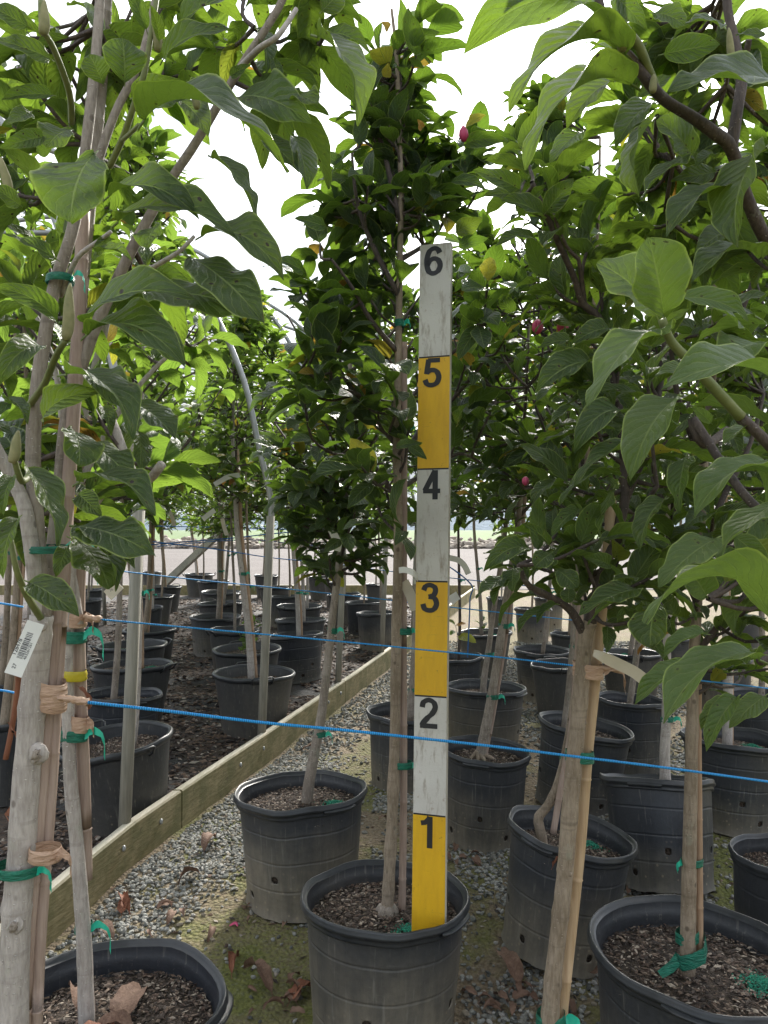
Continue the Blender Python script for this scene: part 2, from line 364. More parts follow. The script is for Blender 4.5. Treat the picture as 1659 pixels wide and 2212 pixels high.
M['dead_red'] = mat_simple('dead_leaf_rust', (.16, .055, .028), (.27, .11, .06), 25, .75, .7, bd=.004)
M['rope'] = None
n = NM('blue_rope'); uvx = n.n('SeparateXYZ', {0: n.coord()}).outputs
w = n.n('TexWave', {'Vector': n.mapping(n.coord(), (1, .4, 1.6)), 'Scale': 90.0, 'Distortion': .5}).outputs['Fac']
M['rope'] = n.fin(n.pr(n.mix(w, C(.0, .17, .52), C(.03, .40, .86)), .5, n.bump(w, .6, .002)))
M['rope_far'] = mat_simple('blue_rope_thin', (.01, .08, .28), (.03, .16, .42), 50, .6, .2)
M['galv'] = mat_simple('galvanised_steel', (.30, .31, .31), (.42, .43, .43), 30, .42, .15, Metallic=.55)
M['post'] = mat_simple('weathered_post', (.20, .19, .155), (.33, .31, .26), 30, .8, .5, (3, 3, .25))
M['white_tag'] = mat_simple('label_plastic', (.68, .68, .64), (.78, .77, .73), 10, .5, .05)
M['tag_cream'] = mat_simple('label_paper', (.55, .50, .40), (.66, .60, .50), 14, .7, .05)
M['ink'] = mat_simple('black_print', (.012, .012, .014), (.02, .02, .024), 20, .5, .0)
n = NM('treated_timber'); co = n.coord(); g = n.noise(n.mapping(co, (12, .6, 14), rot=(0, 0, rad(-13.7))), 6, 5, .65); b = n.noise(co, 7, 4, .6)
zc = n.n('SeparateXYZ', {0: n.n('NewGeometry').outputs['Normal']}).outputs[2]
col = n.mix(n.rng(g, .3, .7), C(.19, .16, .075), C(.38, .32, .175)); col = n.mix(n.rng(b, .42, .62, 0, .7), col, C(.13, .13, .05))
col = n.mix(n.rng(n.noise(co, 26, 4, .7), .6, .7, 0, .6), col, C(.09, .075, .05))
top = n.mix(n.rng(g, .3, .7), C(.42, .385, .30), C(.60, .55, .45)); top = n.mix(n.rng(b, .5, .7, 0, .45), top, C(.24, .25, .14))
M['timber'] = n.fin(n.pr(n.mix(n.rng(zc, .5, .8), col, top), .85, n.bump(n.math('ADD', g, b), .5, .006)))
n = NM('weathered_white_paint'); co = n.coord(); a = n.noise(n.mapping(co, (6, 6, 1.2)), 9, 5, .7); b = n.noise(co, 3.2, 3, .6); c = n.noise(n.mapping(co, (1, 1, 10), rot=(0, rad(38), 0)), 20, 4, .75)
col = n.mix(n.rng(b, .35, .65), C(.68, .66, .62), C(.52, .495, .455)); col = n.mix(n.rng(a, .52, .68, 0, .75), col, C(.26, .205, .15))
col = n.mix(n.rng(c, .64, .72, 0, .5), col, C(.20, .17, .14)); z = n.noise(co, 60, 3, .7); col = n.mix(n.rng(z, .62, .72, 0, .5), col, C(.30, .20, .13))
M['paint_white'] = n.fin(n.pr(col, .6, n.bump(n.math('ADD', a, z), .3, .003)))
n = NM('yellow_paint'); co = n.coord(); a = n.noise(n.mapping(co, (5, 5, 1)), 8, 5, .7); c = n.noise(n.mapping(co, (1, 1, 9), rot=(0, rad(42), 0)), 18, 4, .75); z = n.noise(co, 70, 3, .7)
col = n.mix(n.rng(a, .35, .65), C(.80, .47, .012), C(.70, .39, .012)); col = n.mix(n.rng(c, .62, .72, 0, .45), col, C(.36, .21, .03)); col = n.mix(n.rng(z, .66, .74, 0, .6), col, C(.28, .15, .03))
M['paint_yellow'] = n.fin(n.pr(col, .5, n.bump(n.math('ADD', a, z), .2, .002)))
M['board_edge'] = mat_simple('raw_board_edge', (.40, .37, .31), (.52, .49, .43), 30, .8, .3, (3, 3, .4))
# ------------------------------------------------------------------ ground
BX0, BY0, BS = -1.085, 2.43, .2445                    # the timber edge of the left bed: x = BX0 + BS (y - BY0)
def bx(y): return BX0 + BS * (y - BY0)
n = NM('ground_soil'); co = n.n('NewGeometry').outputs['Position']
big = n.noise(co, 1.7, 4, .6); med = n.noise(co, 7, 4, .65); fine = n.noise(co, 70, 5, .75); vor = n.n('TexVoronoi', {'Vector': co, 'Scale': 70.0}).outputs['Distance']
dirt = n.mix(n.rng(fine, .3, .7), C(.13, .098, .062), C(.30, .235, .155)); dirt = n.mix(n.rng(med, .45, .65, 0, .6), dirt, C(.26, .20, .125))
moss = n.mix(n.rng(fine, .3, .7), C(.07, .088, .016), C(.20, .215, .045))
xy = n.n('SeparateXYZ', {0: co})
mk = n.math('MULTIPLY', n.rng(n.math('ADD', big, n.math('MULTIPLY', med, .45)), .66, .80), n.rng(xy.outputs[1], 3.2, 6.0, 1, .35))
mp = n.n('VectorMath', {0: n.mapping(co, (1, .75, 1)), 1: (-.36, 1.80, -.05)}, operation='DISTANCE').outputs['Value']
mk = n.math('MAXIMUM', mk, n.math('MULTIPLY', n.rng(n.math('ADD', mp, n.math('ADD', n.math('MULTIPLY', med, .55), n.math('MULTIPLY', n.noise(co, 20, 4, .7), .5))), .66, .98, .85, 0), n.rng(fine, .38, .56, .25, 1)))
col = n.mix(n.math('MULTIPLY', mk, .9), dirt, moss)
stn = n.mix(n.rng(n.noise(co, 55, 2), .4, .6), C(.13, .13, .115), C(.30, .29, .26))
far = n.rng(xy.outputs[1], 3.0, 7.0)
col = n.mix(n.math('MULTIPLY', n.rng(vor, .2, .45, 1, 0), n.math('MULTIPLY_ADD', far, .5, .22)), col, stn)
M['ground'] = n.fin(n.pr(col, .95, n.bump(n.math('ADD', fine, n.math('MULTIPLY', vor, -1.2)), 1.0, .012)))
def axis(lo, hi, step, ext):
    a = list(np.arange(lo, hi, step)); return np.array([lo - e for e in ext[::-1]] + a + [hi + e for e in ext])
xs = axis(-3.0, 3.4, .045, [.5, 1.5, 4, 9, 20, 60, 160, 400, 900]); ys = axis(.6, 7.5, .045, [.5, 1.5, 3, 5, 6.5, 9, 20, 60, 160, 400, 1400])
ys = ys[ys > -40]
X, Y = np.meshgrid(xs, ys)
Z = np.array([gz(v) for v in ys])[:, None] + np.zeros_like(X)
def vnoise(X, Y, s, seed):
    g = np.random.default_rng(seed).random((256, 256)); x = X * s; y = Y * s
    x0 = np.floor(x).astype(int); y0 = np.floor(y).astype(int); fx = x - x0; fy = y - y0; fx = fx * fx * (3 - 2 * fx); fy = fy * fy * (3 - 2 * fy)
    q = lambda i, j: g[(x0 + i) % 256, (y0 + j) % 256]
    return (q(0, 0) * (1 - fx) + q(1, 0) * fx) * (1 - fy) + (q(0, 1) * (1 - fx) + q(1, 1) * fx) * fy - .5
def relief(X, Y):
    m = np.clip((9 - Y) / 2, 0, 1)
    return m * (.022 * vnoise(X, Y, 2.3, 1) + .012 * vnoise(X, Y, 7, 2) + .006 * vnoise(X, Y, 19, 3)) - .004
Z += relief(X, Y) * (np.abs(X) < 6)
nx, ny = len(xs), len(ys)
idx = np.arange(nx * ny).reshape(ny, nx)
Fq = np.stack([idx[:-1, :-1], idx[:-1, 1:], idx[1:, 1:], idx[1:, :-1]], -1).reshape(-1, 4)
struct('ground', fast_mesh('ground', np.stack([X, Y, Z], -1).reshape(-1, 3), Fq, [M['ground']]))

def sheet(name, pts, z, mat, kind='structure'):
    mb = MB(); mb.add([(x, y, z) for x, y in pts], [tuple(range(len(pts)))])
    o = link(name, mb.mesh(name, mat, smooth=False)); o['kind'] = kind; return o
n = NM('gravel_drive'); co = n.n('NewGeometry').outputs['Position']; fine = n.noise(n.mapping(co, (1, .35, 1)), 22, 4, .8); big = n.noise(n.mapping(co, (.3, 1, 1)), .6, 3)
col = n.mix(n.rng(fine, .35, .65), C(.055, .046, .042), C(.14, .12, .112)); col = n.mix(n.rng(big, .45, .7, 0, .35), col, C(.16, .14, .13))
M['drive'] = n.fin(n.pr(col, .95, n.bump(fine, .8, .02)))
n = NM('grass_field'); co = n.n('NewGeometry').outputs['Position']; fine = n.noise(n.mapping(co, (1, .15, 1)), 1.2, 5, .7)
M['field'] = n.fin(n.pr(n.mix(n.rng(fine, .35, .65), C(.05, .10, .015), C(.10, .155, .03)), .95))
sheet('gravel_drive', [(-60, 14.6), (60, 14.6), (60, 47), (-60, 47)], .126, M['drive'])
sheet('grass_field', [(-500, 47), (500, 47), (500, 640), (-500, 640)], .13, M['field'])
# wooded ridge
hx = np.linspace(-900, 900, 260); rows = []
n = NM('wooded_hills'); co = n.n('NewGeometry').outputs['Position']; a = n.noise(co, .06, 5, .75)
M['hills'] = n.fin(n.pr(n.mix(n.rng(a, .35, .65), C(.016, .05, .085), C(.035, .08, .125)), .95, n.bump(a, 1, 6)))  # blue of the distance haze is put into the woods' base colour
HV = []
prof = [0, .35, .7, 1.0, .8]
for j, (yy, hh) in enumerate(zip((560, 610, 670, 740, 900), prof)):
    for x in hx:
        h = (19 + 5 * math.sin(x / 150.0) + 3 * math.sin(x / 47.0 + 1)) * hh + (1.6 * mnoise.noise(Vector((x * .09, yy * .02, 0))) + 1.0 * mnoise.noise(Vector((x * .3, yy * .02, 3)))) * (hh > 0)
        HV.append((x, yy, h))
k = len(hx); Fh = [(j * k + i, j * k + i + 1, (j + 1) * k + i + 1, (j + 1) * k + i) for j in range(4) for i in range(k - 1)]
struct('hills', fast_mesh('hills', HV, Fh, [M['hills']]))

# stones, litter, chips as stuff
ICO_V = []; 
g_ = (1 + 5 ** .5) / 2
for a, b in ((-1, g_), (1, g_), (-1, -g_), (1, -g_)): ICO_V.append((a, b, 0))
for a, b in ((-1, g_), (1, g_), (-1, -g_), (1, -g_)): ICO_V.append((0, a, b))
for a, b in ((g_, -1), (g_, 1), (-g_, -1), (-g_, 1)): ICO_V.append((a, 0, b))
ICO_V = np.array(ICO_V) / math.sqrt(1 + g_ * g_)
ICO_F = np.array([(0,11,5),(0,5,1),(0,1,7),(0,7,10),(0,10,11),(1,5,9),(5,11,4),(11,10,2),(10,7,6),(7,1,8),(3,9,4),(3,4,2),(3,2,6),(3,6,8),(3,8,9),(4,9,5),(2,4,11),(6,2,10),(8,6,7),(9,8,1)])
OCT_V = np.array([(1,0,0),(-1,0,0),(0,1,0),(0,-1,0),(0,0,1),(0,0,-1)], float)
OCT_F = np.array([(0,2,4),(2,1,4),(1,3,4),(3,0,4),(2,0,5),(1,2,5),(3,1,5),(0,3,5)])
def scatter(name, pos, size, mat, shape=(1, .8, .6), tmpl='ico', jit=.22, tilt=.5, parent=None):
    N = len(pos); V0, F0 = (ICO_V, ICO_F) if tmpl == 'ico' else (OCT_V, OCT_F)
    k = len(V0)
    sc = size[:, None] * np.array(shape)[None] * rng.uniform(.7, 1.3, (N, 3))
    V = V0[None] * (1 + rng.uniform(-jit, jit, (N, k, 1))) * sc[:, None, :]
    az = rng.uniform(0, 2 * np.pi, N); tl = rng.normal(0, tilt, N)
    c, s = np.cos(tl), np.sin(tl); y = V[..., 1] * c[:, None] - V[..., 2] * s[:, None]; z = V[..., 1] * s[:, None] + V[..., 2] * c[:, None]
    c, s = np.cos(az), np.sin(az); x = V[..., 0]
    V = np.stack([x * c[:, None] - y * s[:, None], x * s[:, None] + y * c[:, None], z], -1) + pos[:, None, :]
    Fc = (F0[None] + (np.arange(N) * k)[:, None, None]).reshape(-1, 3)
    m = fast_mesh(name, V.reshape(-1, 3), Fc, [mat], attrs={'rnd': np.repeat(rng.random(N), k)}, smooth=False)
    if parent == 'mesh': return m
    o = link(name, m); o['kind'] = 'stuff'; return o
def gpos(x, y, lift):
    z = np.array([gz(v) for v in y]) + relief(x, y) * (np.abs(x) < 6)
    return np.stack([x, y, z + lift], -1)
def stones(N, ylo, yhi, wfun, smin, smax):
    y = ylo + (yhi - ylo) * rng.random(N) ** 1.0; x = rng.uniform(-1.4, 3.0, N)
    off = x - (BX0 + BS * (y - BY0)) - .03
    w = wfun(x, y, off); keep = (rng.random(N) < w) & (off > 0) & (np.abs(x) < y * .55 + .15)
    x, y = x[keep], y[keep]; s = rng.uniform(smin, smax, len(x))
    return gpos(x, y, s * .25), s
def wf(x, y, off):
    n1 = vnoise(x, y, 1.6, 5); n2 = vnoise(x, y, 5, 6)
    strip = np.clip(1.35 - (off - .34 - .5 * n1) / .2, 0, 1)
    patch = np.clip((n1 + .5 * n2 + .17) * 6, 0, 1) * .9 * (x > -.05)
    return np.maximum(np.maximum(strip, patch), .05)
p1, s1 = stones(90000, 1.45, 4.4, wf, .0055, .0118)
scatter('gravel', p1, s1, M['stone'])
p2, s2 = stones(34000, 4.4, 8.5, wf, .010, .018)
scatter('gravel', p2, s2, M['stone'], tmpl='oct')
# brown litter on the right-hand ground
y = rng.uniform(1.5, 7.5, 7000); x = rng.uniform(-1.2, 3.2, 7000); k_ = (x > bx(y) + .05) & (np.abs(x) < y * .55 + .2)
scatter('leaf_litter', gpos(x[k_], y[k_], .003), rng.uniform(.006, .016, k_.sum()), M['litter'], (1, .45, .15), 'oct')
# left bed: dark litter over black woven fabric
n = NM('weed_fabric'); co = n.n('NewGeometry').outputs['Position']; a = n.noise(co, 3, 4, .6); b = n.noise(co, 40, 4, .75); c_ = n.noise(co, 1.3, 3, .5)
lit = n.mix(n.rng(b, .35, .65), C(.02, .014, .01), C(.085, .055, .038))
fab = n.mix(n.rng(a, .4, .6), C(.022, .022, .024), C(.06, .058, .055))
M['fabric'] = n.fin(n.pr(n.mix(n.rng(n.math('ADD', c_, n.math('MULTIPLY', b, .25)), .58, .66), fab, lit), .75, n.bump(n.math('ADD', a, b), 1, .02)))
xs2 = np.arange(-9, 1.9, .07); ys2 = np.concatenate([np.arange(.9, 8, .07), np.arange(8, 13.4, .4)])
X, Y = np.meshgrid(np.linspace(0, 1, 150), ys2); XX = (bx(Y) - .02) - (1 - X) * (9 - 0)
ZZ = np.array([gz(v) for v in ys2])[:, None] + .03 + .03 * vnoise(XX, Y, 3, 8) + .014 * vnoise(XX, Y, 9, 9)
nx, ny = X.shape[1], X.shape[0]; idx = np.arange(nx * ny).reshape(ny, nx)
Fq = np.stack([idx[:-1, :-1], idx[:-1, 1:], idx[1:, 1:], idx[1:, :-1]], -1).reshape(-1, 4)
struct('planting_bed', fast_mesh('planting_bed', np.stack([XX, Y, ZZ], -1).reshape(-1, 3), Fq, [M['fabric']]))
y = 1.6 + 11 * rng.random(64000) ** 1.5; x = bx(y) - .04 - rng.random(64000) ** 1.2 * 5.5
zz = np.array([gz(v) for v in y]) + .03 + .03 * vnoise(x, y, 3, 8) + .014 * vnoise(x, y, 9, 9)
k_ = (np.abs(x) < y * .53 + .2) & (vnoise(x, y, 1.2, 12) > -.40)
scatter('leaf_litter', np.stack([x, y, zz + .006], -1)[k_], rng.uniform(.008, .024, k_.sum()) * (1 + .05 * y[k_]), M['litter'], (1, .5, .16), 'oct')
# rubble bank across the drive
y = rng.uniform(44, 47, 2200); x = rng.uniform(-32, 32, 2200)
scatter('rubble', np.stack([x, y, .15 + rng.uniform(0, .55, 2200) * (y - 43.5) / 3], -1), rng.uniform(.12, .34, 2200), mat_chip('rubble_stone', [(.30, .25, .2), (.42, .36, .3), (.22, .18, .14), (.5, .44, .38)]), (1, .8, .6))

# ------------------------------------------------------------------ timber edging
t = thing('timber_edging', (bx(1.3), 1.3, gz(1.3)), 'weathered treated plank edging between gravel strip and the dark bed', 'edging')
cuts = [1.3, 3.32, 5.7, 8.1, 10.5, 13.3]; HB = .158
dirb = Vector((BS, 1, 0)).normalized()
for a, b in zip(cuts[:-1], cuts[1:]):
    mb = MB(); nseg = 6
    ps = [a + .006 + (b - a - .012) * i / nseg for i in range(nseg + 1)]
    prof = [(-.021, 0), (.021, 0), (.021, HB - .006), (.015, HB), (-.015, HB), (-.021, HB - .006)]
    vs = []
    for y in ps:
        for px, pz in prof: vs.append((bx(y) - .02 + px, y, gz(y) - .03 + pz * 1.19 + .004 * mnoise.noise(Vector((y, 0, 0)))))
    k = len(prof)
    mb.add(vs, [(i * k + j, i * k + (j + 1) % k, (i + 1) * k + (j + 1) % k, (i + 1) * k + j) for i in range(nseg) for j in range(k)] + [tuple(range(k)), tuple(nseg * k + j for j in range(k))[::-1]])
    part('plank', mb, M['timber'], t, smooth=False)
for y in (2.89, 3.15, 3.9, 4.19, 5.3, 5.58):
    mb = MB(); mb.ell((bx(y) + .003, y, gz(y) + .09), .008, .012, .012); part('bolt', mb, M['galv'], t)
t = thing('timber_edging', (-1, 13.6, gz(13.6)), 'far timber edging board closing the bed before the drive', 'edging')
for a, b in ((-7.5, -3.2), (-3.18, 1.6)):
    mb = MB(); mb.beam((a, 13.6, gz(13.6) + .07), (b, 13.6, gz(13.6) + .07), .05, .2); part('plank', mb, M['timber'], t, smooth=False)
a, b = P(355, 1262, 12.2), P(478, 1148, 12.6)
mb = MB(); mb.beam(a, b, .10, .10, Vector((0, -1, .3))); single('timber_brace', mb, M['post'], 'slanting square timber brace at the far end of the left bed', 'brace', a, smooth=False)
mb = MB(); q = P(478, 1148, 12.65); mb.beam((q.x, q.y, gz(12)), (q.x, q.y, 1.75), .11, .11, Vector((0, 1, 0))); single('end_post', mb, M['post'], 'upright square end post that the slanting brace leans on', 'post', (q.x, q.y, gz(12)), smooth=False)

# ------------------------------------------------------------------ hoop frames
ARCH = [(0, 1.30), (0, 1.45), (-.07, 1.75), (-.15, 2.10), (-.30, 2.45), (-.54, 2.86), (-.95, 3.25), (-1.5, 3.5), (-2.1, 3.6)]
full = ARCH + [(-4.2 - x, z) for x, z in ARCH[::-1][1:]]
labels = ['nearest galvanised hoop frame, its thick post just behind the plank', 'galvanised hoop frame whose curved pipe shows clear left of the central tree', 'galvanised hoop frame with its post behind the leaning trunk of the second pot', 'galvanised hoop frame with its post beside the central trunk', 'fifth hoop frame from the near end, mostly hidden in foliage', 'farthest hoop frame of the left bed, hidden among far crowns']
for i, Yp in enumerate((2.97, 4.27, 5.66, 6.95, 8.3, 9.6)):
    x0 = bx(Yp) - .045 + .05; g = gz(Yp)
    t = thing('hoop_frame', (x0, Yp, g), labels[i], 'hoop frame', 'hoop frames over the left bed')
    for sgn, xx in ((1, x0), (-1, x0 - 4.2)):
        mb = MB(); lean = .055 * sgn
        mb.tube([(xx - lean, Yp, g - .1), (xx, Yp, 1.35)], .0235, 10); part('post', mb, M['post'], t)
    mb = MB(); mb.tube(smooth_path([(x0 + x, Yp + .0, z) for x, z in full], 4), .0165, 8); part('arch_pipe', mb, M['galv'], t)
    mb = MB(); mb.tube([(x0 - .31, Yp - .005, 2.43), (x0 - 3.9, Yp - .005, 2.43)], .011, 8); part('cross_tie', mb, M['galv'], t)
    mb = MB(); mb.tube([(x0 - .29, Yp, 2.40), (x0 - .33, Yp, 2.50)], .024, 8); part('bracket', mb, M['galv'], t)
# ------------------------------------------------------------------ pots
PR, PH = .225, .37
def lathe_pot(kind, seed):
    """returns dict of meshes: wall, rim, soil, chips, (handle)"""
    r_ = random.Random(seed); NS = 44
    oval = r_.uniform(-.025, .025); ph = r_.uniform(0, 6.28)
    def wob(a, z):
        top = max(0, (z / PH))
        return 1 + oval * math.cos(2 * (a - ph)) * (.4 + .8 * top) + .020 * mnoise.noise(Vector((math.cos(a) * 1.6, math.sin(a) * 1.6, z * 5 + seed))) + (.012 * mnoise.noise(Vector((math.cos(a) * 4, math.sin(a) * 4, seed))) if z < .05 else 0)
    def dz(a, z):
        return (z / PH) * (.007 * math.cos(a - ph * 2) + .010 * mnoise.noise(Vector((math.cos(a) * 2, math.sin(a) * 2, seed + 5)))) + (.006 * mnoise.noise(Vector((math.cos(a) * 5, math.sin(a) * 5, seed))) if z < .01 else 0)
    def ring(mb_v, rr, zz): 
        for j in range(NS):
            a = 2 * math.pi * j / NS; w_ = wob(a, zz); mb_v.append((rr * w_ * math.cos(a), rr * w_ * math.sin(a), zz + dz(a, zz)))
    R0, R1 = (.183, .207) if kind != 'smooth' else (.165, .212)
    def rw(z): return R0 + (R1 - R0) * z / (PH - .03)
    if kind == 'smooth': prof = [(rw(z), z) for z in (.0, .012, .05, .1, .15, .2, .25, .3, .335)]
    else:
        prof = [(R0 + .006, -.004), (R0 + .001, .012)]
        for z in (.038, .068): prof.append((rw(z), z))
        for gz_ in (.092, .182, .272):
            prof += [(rw(gz_ - .007), gz_ - .007), (rw(gz_) , gz_ - .0025), (rw(gz_) - .0026, gz_), (rw(gz_) + .0006, gz_ + .0025), (rw(gz_ + .007), gz_ + .007)]
            for q in (.024, .052, .078): prof.append((rw(gz_ + q), gz_ + q))
        prof = [p for p in prof if p[1] < .335] + [(rw(.335), .335)]
    v = []; fs = []
    for rr, zz in prof: ring(v, rr, zz)
    L = len(prof); holes = set()
    if kind == 'ribbed':
        for zc, k0 in ((.0525, 0), (.130, 1)):
            li = min(range(L - 1), key=lambda i: abs((prof[i][1] + prof[i + 1][1]) / 2 - zc) + (1 if prof[i + 1][1] - prof[i][1] < .015 else 0))
            for q in range(5):
                holes.add((li, int(NS * (q + .5 * k0) / 5 + r_.choice((-1, 0, 0, 1))) % NS))
    for i in range(L - 1):
        for j in range(NS):
            c = [i * NS + j, i * NS + (j + 1) % NS, (i + 1) * NS + (j + 1) % NS, (i + 1) * NS + j]
            if (i, j) in holes:
                pts = [Vector(v[q]) for q in c]; cen = sum(pts, Vector()) / 4
                ex = (pts[1] - pts[0]) ; ez = (pts[3] - pts[0]); s = min(ex.length, ez.length, .03) * .48; ex.normalize(); ez.normalize()
                b = len(v); nn = ex.cross(ez).normalized()
                o8 = [cen + (ex * math.cos(rad(225 - 22.5 + 45 * q)) + ez * math.sin(rad(225 - 22.5 + 45 * q))) * s for q in range(8)]
                v += [tuple(p) for p in o8]; v += [tuple(p - nn * .004) for p in o8]
                for q in range(4):
                    fs.append((c[q], b + 2 * q + 1, b + 2 * q)); fs.append((c[q], c[(q + 1) % 4], b + (2 * q + 2) % 8, b + 2 * q + 1))
                for q in range(8): fs.append((b + q, b + (q + 1) % 8, b + 8 + (q + 1) % 8, b + 8 + q))
            else: fs.append(tuple(c))
    out = {}
    # inner wall
    b = len(v); inner = [(rw(.01) - .007, .012), (rw(.1) - .007, .1), (rw(.2) - .007, .2), (rw(.3) - .007, .3)]
    if kind == 'smooth': inner += [(rw(.34) - .004, .352)]
    else: inner += [(rw(.305) - .004, .305), (rw(.31) - .008, .31), (rw(.318) - .003, .318), (rw(.325) - .007, .325), (rw(.335), .335), (rw(.345), .358)]
    for rr, zz in inner: ring(v, rr, zz)
    for i in range(len(inner) - 1):
        for j in range(NS): fs.append((b + i * NS + (j + 1) % NS, b + i * NS + j, b + (i + 1) * NS + j, b + (i + 1) * NS + (j + 1) % NS))
    fs.append(tuple(b + j for j in range(NS)))
    mb = MB(); mb.add(v, fs); out['wall'] = mb
    mb.mi = [1 if (len(f) != 3 and min(f) >= b and max(mb.v[q][2] for q in f) < .22) or len(f) > 8 else 0 for f in mb.f]
    # rim
    if kind == 'smooth': rp = [(.2105, .335), (.219, .340), (.2255, .350), (.2262, .360), (.222, .368), (.215, .370), (.2085, .366), (.2075, .352)]
    else: rp = [(rw(.335) - .001, .331), (.2165, .333), (.2175, .3375), (.2165, .341), (.2175, .347), (.2235, .351), (.2255, .3545), (.2245, .358), (.222, .3645), (.2215, .370), (.2175, .3705), (.2155, .362), (rw(.345) - .0005, .3575)]
    v = []; 
    for rr, zz in rp: ring(v, rr, zz)
    fs = [(i * NS + j, i * NS + (j + 1) % NS, (i + 1) * NS + (j + 1) % NS, (i + 1) * NS + j) for i in range(len(rp) - 1) for j in range(NS)]
    mb = MB(); mb.add(v, fs)
    out['rim'] = mb
    if kind == 'ribbed':
        out['lip'] = []
        for a0 in (ph, ph + math.pi):
            tabs = MB()
            arc = [a0 + rad(q) for q in range(-17, 18, 3)]; vs = []
            for a in arc:
                e = 1 - abs(a - a0) / rad(17.5); e = min(1, e * 3) 
                for rr, zz in ((.217, .353), (.2245 + .0085 * e, .3525), (.2265 + .0085 * e, .349), (.224 + .0085 * e, .3445), (.2165, .339)):
                    w_ = wob(a, .34); vs.append((rr * w_ * math.cos(a), rr * w_ * math.sin(a), zz + dz(a, .34)))
            tabs.add(vs, [(i * 5 + j, (i + 1) * 5 + j, (i + 1) * 5 + j + 1, i * 5 + j + 1) for i in range(len(arc) - 1) for j in range(4)])
            out['lip'].append(tabs)
    if kind == 'smooth':
        hs = []
        for a0 in (ph, ph + math.pi):
            h = MB(); pts = []
            for (da, rr, zz) in ((-13, .214, .33), (-13, .236, .345), (-13, .250, .372), (-10, .256, .379), (0, .2585, .380), (10, .256, .379), (13, .250, .372), (13, .236, .345), (13, .214, .33)):
                a = a0 + rad(da); pts.append((rr * math.cos(a), rr * math.sin(a), zz))
            h.tube(pts, .0052, 6); hs.append(h)
        out['handles'] = hs
    # soil
    zs = PH - r_.uniform(.055, .075); v = []; nr = 9
    for i in range(nr):
        rr = (rw(zs) - .008) * (1 - i / nr)
        for j in range(NS):
            a = 2 * math.pi * j / NS
            v.append((rr * math.cos(a) * wob(a, zs), rr * math.sin(a) * wob(a, zs), zs + .015 * (i / nr) + .009 * mnoise.noise(Vector((rr * 16 * math.cos(a), rr * 16 * math.sin(a), seed)))))
    v.append((0, 0, zs + .016)); T = len(v) - 1
    fs = [(i * NS + j, i * NS + (j + 1) % NS, (i + 1) * NS + (j + 1) % NS, (i + 1) * NS + j) for i in range(nr - 1) for j in range(NS)] + [((nr - 1) * NS + j, (nr - 1) * NS + (j + 1) % NS, T) for j in range(NS)]
    mb = MB(); mb.add(v, fs); out['soil'] = mb; out['zs'] = zs
    return out
def chip_mesh(zs, N, seed, lo=.003, hi=.010):
    rr = np.sqrt(rng.random(N)) * .198; a = rng.uniform(0, 6.283, N)
    z = zs + .017 * (1 - rr / .2) + .004 + rng.random(N) * .004
    return scatter('bark_chips', np.stack([rr * np.cos(a), rr * np.sin(a), z], -1), lo + (hi - lo) * rng.random(N) ** 2, M['chips'], (1, .5, .22), 'oct', tilt=.45, parent='mesh')
def granule_mesh(zs, N):
    cx_, cy_ = rng.normal(0, .02, 2); a = rng.uniform(0, 6.28); c = np.array([.12 * math.cos(a), .12 * math.sin(a)])
    p = rng.normal(0, .021, (N, 2)); rr = np.hypot(*(p + c).T); p = (p + c)[rr < .195]
    rr = np.hypot(*p.T); z = zs + .017 * (1 - rr / .2) + .006 + .012 * np.exp(-((p - c) ** 2).sum(1) / .0006)
    return scatter('fertiliser_granules', np.concatenate([p, z[:, None]], 1), rng.uniform(.0016, .0028, len(p)), M['granule'], (1, 1, .9), 'oct', parent='mesh')
POTS = {}
for kind, nvar in (('ribbed', 5), ('clean', 2), ('smooth', 3)):
    POTS[kind] = []
    for k in range(nvar):
        d_ = lathe_pot('ribbed' if kind == 'clean' else kind, 100 + k * 7 + len(kind))
        wm = {'ribbed': M['pot'], 'clean': M['pot_clean'], 'smooth': M['pot_smooth']}[kind]
        e = {'wall': d_['wall'].mesh('pot_wall', [wm, M['soil']]), 'rim': d_['rim'].mesh('pot_rim', M['rim']), 'soil': d_['soil'].mesh('pot_soil', M['soil']), 'zs': d_['zs']}
        e['lip'] = [q.mesh('pot_lip', M['rim']) for q in d_.get('lip', [])]
        e['handles'] = [h.mesh('pot_handle', M['rim']) for h in d_.get('handles', [])]
        e['chips'] = chip_mesh(d_['zs'], 2600, k); e['chips_lo'] = chip_mesh(d_['zs'], 700, k, .005, .012)
        e['gran'] = granule_mesh(d_['zs'], 700)
        POTS[kind].append(e)
for k in POTS:
    for e in POTS[k]: pass
POTINFO = {}
def pot_solve(cx, cy, w):
    d = 3.0
    for _ in range(30): d = F * (CAM_H - (gz(d) + PH)) / (cy - HY)
    return d, w * d / F
used_v = {}
